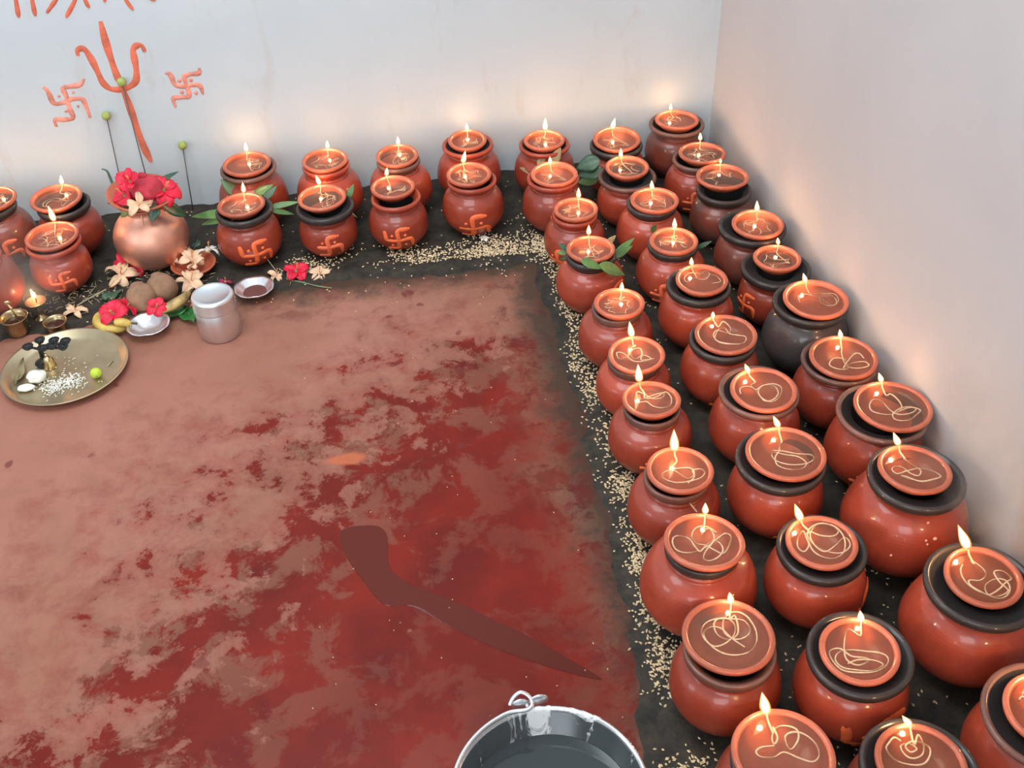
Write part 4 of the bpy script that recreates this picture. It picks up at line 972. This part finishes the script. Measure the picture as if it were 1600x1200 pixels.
# ------------------------------------------------------------------ offerings in front of the copper pot
def coconut(u, v, px, label, seed):
    c = G(u, v, .036); r = size_at(px, c) / 2; root = empty('coconut', (c.x, c.y, .004), label, 'coconut', 'small brown coconuts')
    link('husk', *xf(blob(r, r * .98, r * 1.06, 28, 18, .05, 2.0, seed), Matrix.Translation((0, 0, r)) @ Matrix.Rotation(.4, 4, 'X')), M['coconut'], root)
    link('tuft', *xf(lathe([(r * .42, -r * .12), (r * .34, r * .03), (r * .18, r * .09), (0, r * .10)], 14, .1, seed), Matrix.Translation((-r * .15, r * .38, r * 1.93)) @ Matrix.Rotation(-.4, 4, 'X')), M['coconut'], root)
coconut(223, 469, 46, 'front left of the two small brown coconuts, beside the foil bowl', 1)
coconut(254, 454, 46, 'rear right of the two small brown coconuts', 5)
def banana(name, pts, r, mat, label):
    P = [Vector(p) for p in pts]; o0 = P[0].copy(); root = empty(name, o0, label, 'banana', 'bananas in the offering')
    C_ = catmull([p - o0 for p in P], 8)
    link('peel', *tube(C_, lambda u: r * (max(.02, sin(pi * (.04 + .92 * u))) ** .55), 6), M[mat], root)
    d0 = (C_[0] - C_[1]).normalized(); link('tip', *tube([C_[0] - d0 * .002, C_[0] + d0 * .008], r * .28, 6), M['banana_tip'], root)
    d0 = (C_[-1] - C_[-2]).normalized(); link('stalk', *tube([C_[-1] - d0 * .002, C_[-1] + d0 * .014], r * .26, 6), M['banana_tip'], root)
banana('banana', [Z(160, 488, .020), Z(152, 500, .018), Z(163, 512, .018), Z(181, 514, .018), Z(197, 512, .018)], .0145, 'banana', 'curved yellow banana at the left front of the offering')
banana('banana', [Z(178, 503, .040), Z(190, 504, .036), Z(205, 505, .030)], .011, 'banana', 'short yellow banana tucked between hibiscus and foil bowl')
banana('banana', [Z(250, 487, .030), Z(266, 479, .036), Z(282, 470, .038), Z(296, 457, .036)], .0135, 'banana_ripe', 'brown-flecked banana pointing from the tin down to the foil bowl')
def foil_bowl(u, v, px, label, fill=None):
    z = .026; c = G(u, v, z); r = size_at(px, c) / 2; root = empty('foil_bowl', (c.x, c.y, .003), label, 'bowl', 'foil bowls')
    vs, fs = lathe([(0, .001), (.48 * r, .001), (.9 * r, .020), (r, .0225), (r, .0235), (.88 * r, .0218), (.47 * r, .0035), (0, .003)], 48)
    out = []
    for p in vs:
        a = math.atan2(p[1], p[0]); q = math.hypot(p[0], p[1]) / r; k = 1 + .010 * sin(a * 13) * (q > .4) + .012 * sin(a * 2 + 1); out.append((p[0] * k, p[1] * k, p[2] + .0007 * sin(a * 7) * q + .0009 * sin(a * 3) * q))
    link('bowl', out, fs, M['foil'], root)
    if fill:
        link('powder', *lathe([(0, .012), (.3 * r, .0115), (.62 * r, .009), (.66 * r, .0075)], 30, .05, 2), M['powder'], root)['label'] = 'dark red-brown powder'
foil_bowl(231, 505, 63, 'empty crinkled silver foil bowl beside the bananas')
foil_bowl(397, 448, 59, 'silver foil bowl holding dark red-brown powder, right of the tin', True)
# betel leaves
def broad_leaf(name, u, v, L_, W_, rz, label, mat='leaf_bright', z=.006):
    c = G(u, v, z); o = empty(name, c, label, 'leaf', 'green betel leaves'); o.rotation_euler = (radians(6), radians(-5), rz)
    vs, fs = [], []; n = 12
    for i in range(n + 1):
        t_ = i / n; w = W_ * (sin(pi * t_ ** .6) ** .8) * (1 - .15 * t_) + .0005
        for k in range(7):
            s_ = (k - 3) / 3; vs.append((L_ * (t_ - .5), w * .5 * s_, abs(s_) * W_ * .12 + .003 * sin(t_ * 9 + k) + .003))
    for i in range(n):
        for k in range(6): a = i * 7 + k; fs.append((a, a + 7, a + 8, a + 1))
    solidify(link('blade', vs, fs, M[mat], o)); link('midrib', *tube([(-L_ * .6, 0, .005), (0, 0, .0035), (L_ * .45, 0, .004)], .0010, 5), M['stem_green'], o)
broad_leaf('betel_leaf', 274, 492, .068, .050, -2.2, 'green betel leaf between foil bowl and tin, left one')
broad_leaf('betel_leaf', 299, 497, .066, .048, -1.2, 'green betel leaf tucked against the left side of the tin')
broad_leaf('betel_leaf', 176, 464, .050, .034, .3, 'dark green leaf behind the red hibiscus on the banana', 'leaf_dark', .012)
broad_leaf('betel_leaf', 309, 383, .034, .020, 1.2, 'small dark green leaf behind the flower-filled clay dish', 'leaf_dark', .035)
# aluminium tin
b = G(346, 519, 0); tr_ = size_at(62, (b.x, b.y, .06)) / 2; th_ = .112
root = empty('aluminium_tin', (b.x, b.y, 0), 'round aluminium tin with a flat lid standing at the edge of the red floor', 'tin')
link('tin_body', *lathe([(0, 0), (tr_ - .003, 0), (tr_, .003), (tr_, th_ * .62), (tr_ - .0015, th_ * .64), (tr_ - .0015, th_ * .72), (0, th_ * .72)], 56), M['aluminium'], root)
link('lid', *lathe([(tr_ - .001, th_ * .68), (tr_ + .002, th_ * .68), (tr_ + .0026, th_ * .695), (tr_ + .0012, th_ * .72), (tr_ + .0012, th_ * .93), (tr_ - .001, th_ * .985), (tr_ - .005, th_), (tr_ - .010, th_ - .001), (tr_ - .013, th_ - .0035), (0, th_ - .003)], 56), M['aluminium'], root)
# brass plate with its contents
c = G(103, 575, .012); PR = size_at(178, c) / 2
PC = Vector((c.x, c.y, .0))
root = empty('brass_plate', PC, 'large round brass plate with raised rim on the red floor', 'plate')
link('plate', *lathe([(0, .001), (PR * .84, .001), (PR * .90, .004), (PR * .97, .0185), (PR, .0200), (PR, .0215), (PR * .965, .0205), (PR * .885, .0065), (PR * .82, .0035), (0, .0035)], 80, .003, 1), M['brass_plate'], root)
pz_ = .0042
# small brass bell and black five-cup lamp standing on the plate
c = G(79, 573, pz_); root = empty('brass_bell', c, 'small bright brass bell on the brass plate under the black lamp cups', 'bell')
link('bell', *lathe([(0, .001), (.014, 0), (.0150, .002), (.0125, .008), (.0105, .018), (.0080, .026), (.004, .030), (0, .031)], 32), M['brass_bright'], root)
link('knob', *xf(blob(.004, .004, .005, 10, 8, 0), Matrix.Translation((0, 0, .034))), M['brass_bright'], root)
c = G(70, 567, pz_); root = empty('aarti_lamp', c, 'sooty black lamp with a cluster of small cups, on the brass plate', 'lamp')
link('foot', *lathe([(0, .001), (.020, .0), (.021, .003), (.008, .008), (.005, .02), (.004, .038), (.006, .044), (0, .044)], 28), M['soot_metal'], root)
cp = [G(u, v, .056) - c for u, v in ((43, 541), (66, 543), (81, 540), (102, 532), (98, 541), (62, 531), (84, 531))]
for k, p in enumerate(cp):
    q = Vector((p.x, p.y, p.z)); r_ = .0125
    link('cup', *xf(lathe([(0, -.008), (r_ * .6, -.007), (r_, 0), (r_ * .95, .001), (r_ * .55, -.0045), (0, -.005)], 20, .03, k), Matrix.Translation(q)), M['soot_metal'], root)
arms = [tube([(0, 0, .040), (p.x * .6, p.y * .6, .046), (p.x, p.y, p.z - .006)], .003, 6) for p in cp]
link('arms', *join(arms), M['soot_metal'], root)
hp = [Vector((0, 0, .04)), G(72, 560, .03) - c, G(63, 571, .012) - c]
link('handle', *tube(catmull(hp, 5), .0024, 6), M['soot_metal'], root)
c = G(58, 589, pz_ + .012); o = link('sweet_lump', *xf(blob(.021, .017, .015, 20, 14, .2, 2, 4), Matrix.Translation((c.x, c.y, pz_ + .014))), M['white_lump']); tag(o, 'rounded white lump on the left half of the brass plate', 'sweet')
c = G(41, 606, pz_ + .005); o = link('sweet_lump', *xf(blob(.019, .012, .006, 16, 10, .2, 2, 2), Matrix.Translation((c.x, c.y, pz_ + .0055))), M['white_lump']); tag(o, 'flatter white lump at the left rim of the brass plate', 'sweet')
c = G(150, 583, pz_ + .011); root = empty('lime', (c.x, c.y, pz_), 'small yellow-green lime on the right half of the brass plate', 'lime')
link('fruit', *xf(blob(.0125, .0122, .0120, 22, 14, .04, 2, 7), Matrix.Translation((0, 0, .0115))), M['lime'], root); link('nub', *xf(blob(.003, .003, .003, 8, 6, 0), Matrix.Translation((.002, -.012, .010))), M['stem_green'], root)
broad_leaf('dry_leaf', 32, 580, .075, .026, 1.5, 'curled tan leaf along the left rim inside the brass plate', 'leaf_dry', .010)
o = link('matchstick', *tube([G(168, 572, pz_ + .001), G(176, 563, pz_ + .001)], .0013, 5), M['straw']); tag(o, 'burnt matchstick lying near the right rim of the brass plate', 'matchstick')
def rice():
    r = random.Random(5); parts = []
    for _ in range(420):
        t_ = r.random(); u = 66 + 62 * t_ + r.gauss(0, 6); v = 606 - 12 * t_ + r.gauss(0, 6.5)
        if r.random() < .12: u, v = r.uniform(50, 160), r.uniform(555, 612)
        p = G(u, v, pz_); 
        if (p - PC).xy.length > PR * .82: continue
        parts.append(xf(blob(.0030, .0010, .0010, 5, 4, 0), Matrix.Translation((p.x, p.y, pz_ + .0008 + r.random() * .0015)) @ Matrix.Rotation(r.random() * 6.3, 4, 'Z')))
    o = link('rice_grains', *join(parts), M['rice'], smooth=True); tag(o, 'white rice grains strewn on the brass plate', 'rice', kind='stuff')
rice()
# brass cups left of the plate
def cup(u, v, px, h, label, spoon=False):
    c = G(u, v, h); r = size_at(px, c) / 2; root = empty('brass_cup', (c.x, c.y, .003), label, 'cup', 'brass cups')
    link('cup_body', *lathe([(0, 0), (r * .62, 0), (r * .70, .003), (r * .78, h * .3), (r * .80, h * .6), (r * .84, h * .82), (r, h * .97), (r, h), (r * .93, h * .985), (r * .76, h * .8), (r * .70, h * .4), (0, h * .35)], 40), M['brass'], root)
    n = 28; vs = [(0, 0, h * .66)] + [(r * .735 * cos(2 * pi * i / n), r * .735 * sin(2 * pi * i / n), h * .66) for i in range(n)]
    link('liquid', vs, [(0, 1 + i, 1 + (i + 1) % n) for i in range(n)], M['dark_liquid'], root)
    return c, r, root
c1, r1, _ = cup(21, 496, 40, .048, 'brass cup holding a small spoon, at the left edge left of the plate')
a = G(30, 501, .042); b_ = Vector((a.x - .012, a.y + .004, .092))
root = empty('brass_spoon', a, 'small ladle spoon standing in the left brass cup', 'spoon')
link('spoon_handle', *tube([(0, 0, 0), (b_ - a) * .6, b_ - a], lambda u: .0030 - .0008 * u, 8), M['brass_bright'], root)
link('spoon_head', *xf(blob(.0075, .0030, .0065, 14, 8, 0), Matrix.Translation(b_ - a)), M['brass_bright'], root)
c2, r2_, _ = cup(86, 503, 34, .030, 'low brass cup with dark liquid, right of the spoon cup')
# standing brass oil lamp with flame
c = G(56, 472, .052); r = size_at(28, c) / 2
root = empty('brass_lamp', (c.x, c.y, .004), 'small brass stem lamp with a burning flame, in front of the orange pot', 'lamp')
link('stem', *lathe([(0, 0), (.018, 0), (.019, .004), (.008, .009), (.005, .018), (.008, .024), (.005, .030), (.006, .036), (0, .037)], 28), M['brass'], root)
link('bowl', *lathe([(0, .034), (r * .5, .035), (r * .85, .042), (r * 1.05, .050), (r * 1.05, .052), (r * .95, .0515), (r * .6, .043), (0, .041)], 32), M['brass_bright'], root)
n = 24; vs = [(0, 0, .047)] + [(r * .80 * cos(2 * pi * i / n), r * .80 * sin(2 * pi * i / n), .047) for i in range(n)]
link('oil', vs, [(0, 1 + i, 1 + (i + 1) % n) for i in range(n)], M['oil'], root)
link('wick', *tube([(0, 0, .045), (.001, .004, .050), (0, .006, .056)], .0018, 6), M['char'], root)
add_flame(root, Vector((0, .006, .055)), Vector((-.004, 0, .027)))
# straws, threads and burnt sticks
def thin(name, pts, r_, mat, label, cat):
    o = link(name, *tube(catmull(pts, 6), r_, 5), M[mat]); tag(o, label, cat)
thin('straw', [Z(392, 360, .092), Z(404, 385, .060), Z(420, 408, .030), Z(439, 433, .006)], .0009, 'straw', 'long thin straw leaning from the nearest swastika pot to the lone hibiscus', 'straw')
thin('matchstick', [Z(1072, 779, .145), Z(1080, 789, .138), Z(1089, 800, .130)], .0016, 'wick', 'thin pinkish matchstick leaning below the rim beside the big pale-orange pot', 'matchstick')
thin('straw', [Z(452, 437, .006), Z(478, 443, .004), Z(512, 449, .004)], .0009, 'stem_green', 'green flower stalk lying on the soil edge below the lone hibiscus', 'stalk')
thin('straw', [Z(453, 446, .006), Z(455, 438, .006), Z(459, 430, .010)], .0008, 'stem_green', 'short green stalk below the left side of the lone hibiscus', 'stalk')
thin('twig', [Z(120, 478, .012), Z(140, 466, .014), Z(166, 452, .016)], .0018, 'straw', 'thin twig on the soil between brass lamp and coconuts', 'twig')
thin('twig', [Z(214, 430, .016), Z(226, 422, .016), Z(236, 416, .016)], .0012, 'straw', 'short pale twig on the soil behind the rear coconut', 'twig')

# ------------------------------------------------------------------ drifting smoke
def smoke(name, c, r, dens, label, seed):
    t = NT('smoke_' + name); t.n.remove(t.b)
    v = t.n.new('ShaderNodeVolumePrincipled'); v.inputs['Color'].default_value = (.95, .95, .95, 1); v.inputs['Anisotropy'].default_value = .1
    n = t.noise(7, 4, .6, t.coord('Object', loc=(seed, 0, 0)), 1.2)
    g = t.n.new('ShaderNodeTexGradient'); g.gradient_type = 'SPHERICAL'
    mp = t.n.new('ShaderNodeMapping'); t.link(t.tc.outputs['Object'], mp.inputs[0]); mp.inputs['Scale'].default_value = (1 / r[0], 1 / r[1], 1 / r[2]); t.link(mp.outputs[0], g.inputs[0])
    d = t.math('MULTIPLY', t.math('MULTIPLY', t.ramp(n, [(.42, 0.0), (.68, 1.0)]), t.ramp(g.outputs['Fac'], [(0.0, 0.0), (.6, 1.0)])), dens)
    t.link(d, v.inputs['Density']); t.link(v.outputs[0], t.out.inputs['Volume'])
    vs, fs = blob(r[0], r[1], r[2], 20, 12, 0)
    o = link(name, vs, fs, t.m); o.location = c; tag(o, label, 'smoke', kind='stuff'); return o
smoke('smoke_haze', (.90, 1.10, .34), (.09, .22, .13), 5.0, 'pale smoke drifting beside the big orange pot at the right wall', 3)
smoke('smoke_wisp', (-.83, 2.27, .13), (.14, .10, .12), 5.0, 'thin grey smoke rising round the little brass lamp flame', 8)

thin('dried_stalk', [KB(206, 318, .030), KB(214, 328, .014), KB(221, 338, .006), KB(223, 352, .003)], .0016, 'petal_cream', 'pale dried stalk hanging down the front of the copper pot', 'stalk')
def splashes():
    c = POTS['W8']; root = [o for o in bpy.data.objects if o.get('label') == INFO['W8'][3]][0]; parts = []
    for u, v, r in ((1450, 817, .0045), (1447, 845, .0035), (1449, 851, .0035), (1461, 842, .0055), (1467, 861, .0040), (1380, 770, .003), (1392, 868, .004)):
        p = on_body(c[:2], c[2], u, v, .0016) - Vector((c[0], c[1], 0))
        parts.append(xf(blob(r, r * .8, r * 1.1, 10, 8, .2, 3, u), Matrix.Translation(p) @ Matrix.Scale(.6, 4)))
    o = link('wax_splash', *join(parts), M['splash'], root); o['label'] = 'pale waxy splashes'
M['splash'] = simple('pale_wax', (.80, .42, .30), .4)
splashes()

def litter():
    r = random.Random(11); parts = []
    for _ in range(210):
        u = r.gauss(135, 48); v = r.gauss(462, 15) - (u - 135) * .12
        if r.random() < .35: u, v = r.uniform(200, 340), r.uniform(408, 440)
        p = G(u, v, .012)
        if p.y < 2.26: continue
        p.z = max(soil_z(p.x, p.y), 0) + r.uniform(.001, .006)
        a = r.random() * 6.28; l = r.uniform(.006, .020); q = p + Vector((cos(a) * l, sin(a) * l, r.uniform(-.001, .004)))
        parts.append(tube([p, (p + q) / 2 + Vector((r.uniform(-.002, .002), r.uniform(-.002, .002), .001)), q], r.uniform(.0004, .0009), 4))
    o = link('dry_grass_litter', *join(parts), M['straw']); tag(o, 'scattered dry grass bits on the soil around the brass lamp and coconuts', 'litter', kind='stuff')
litter()
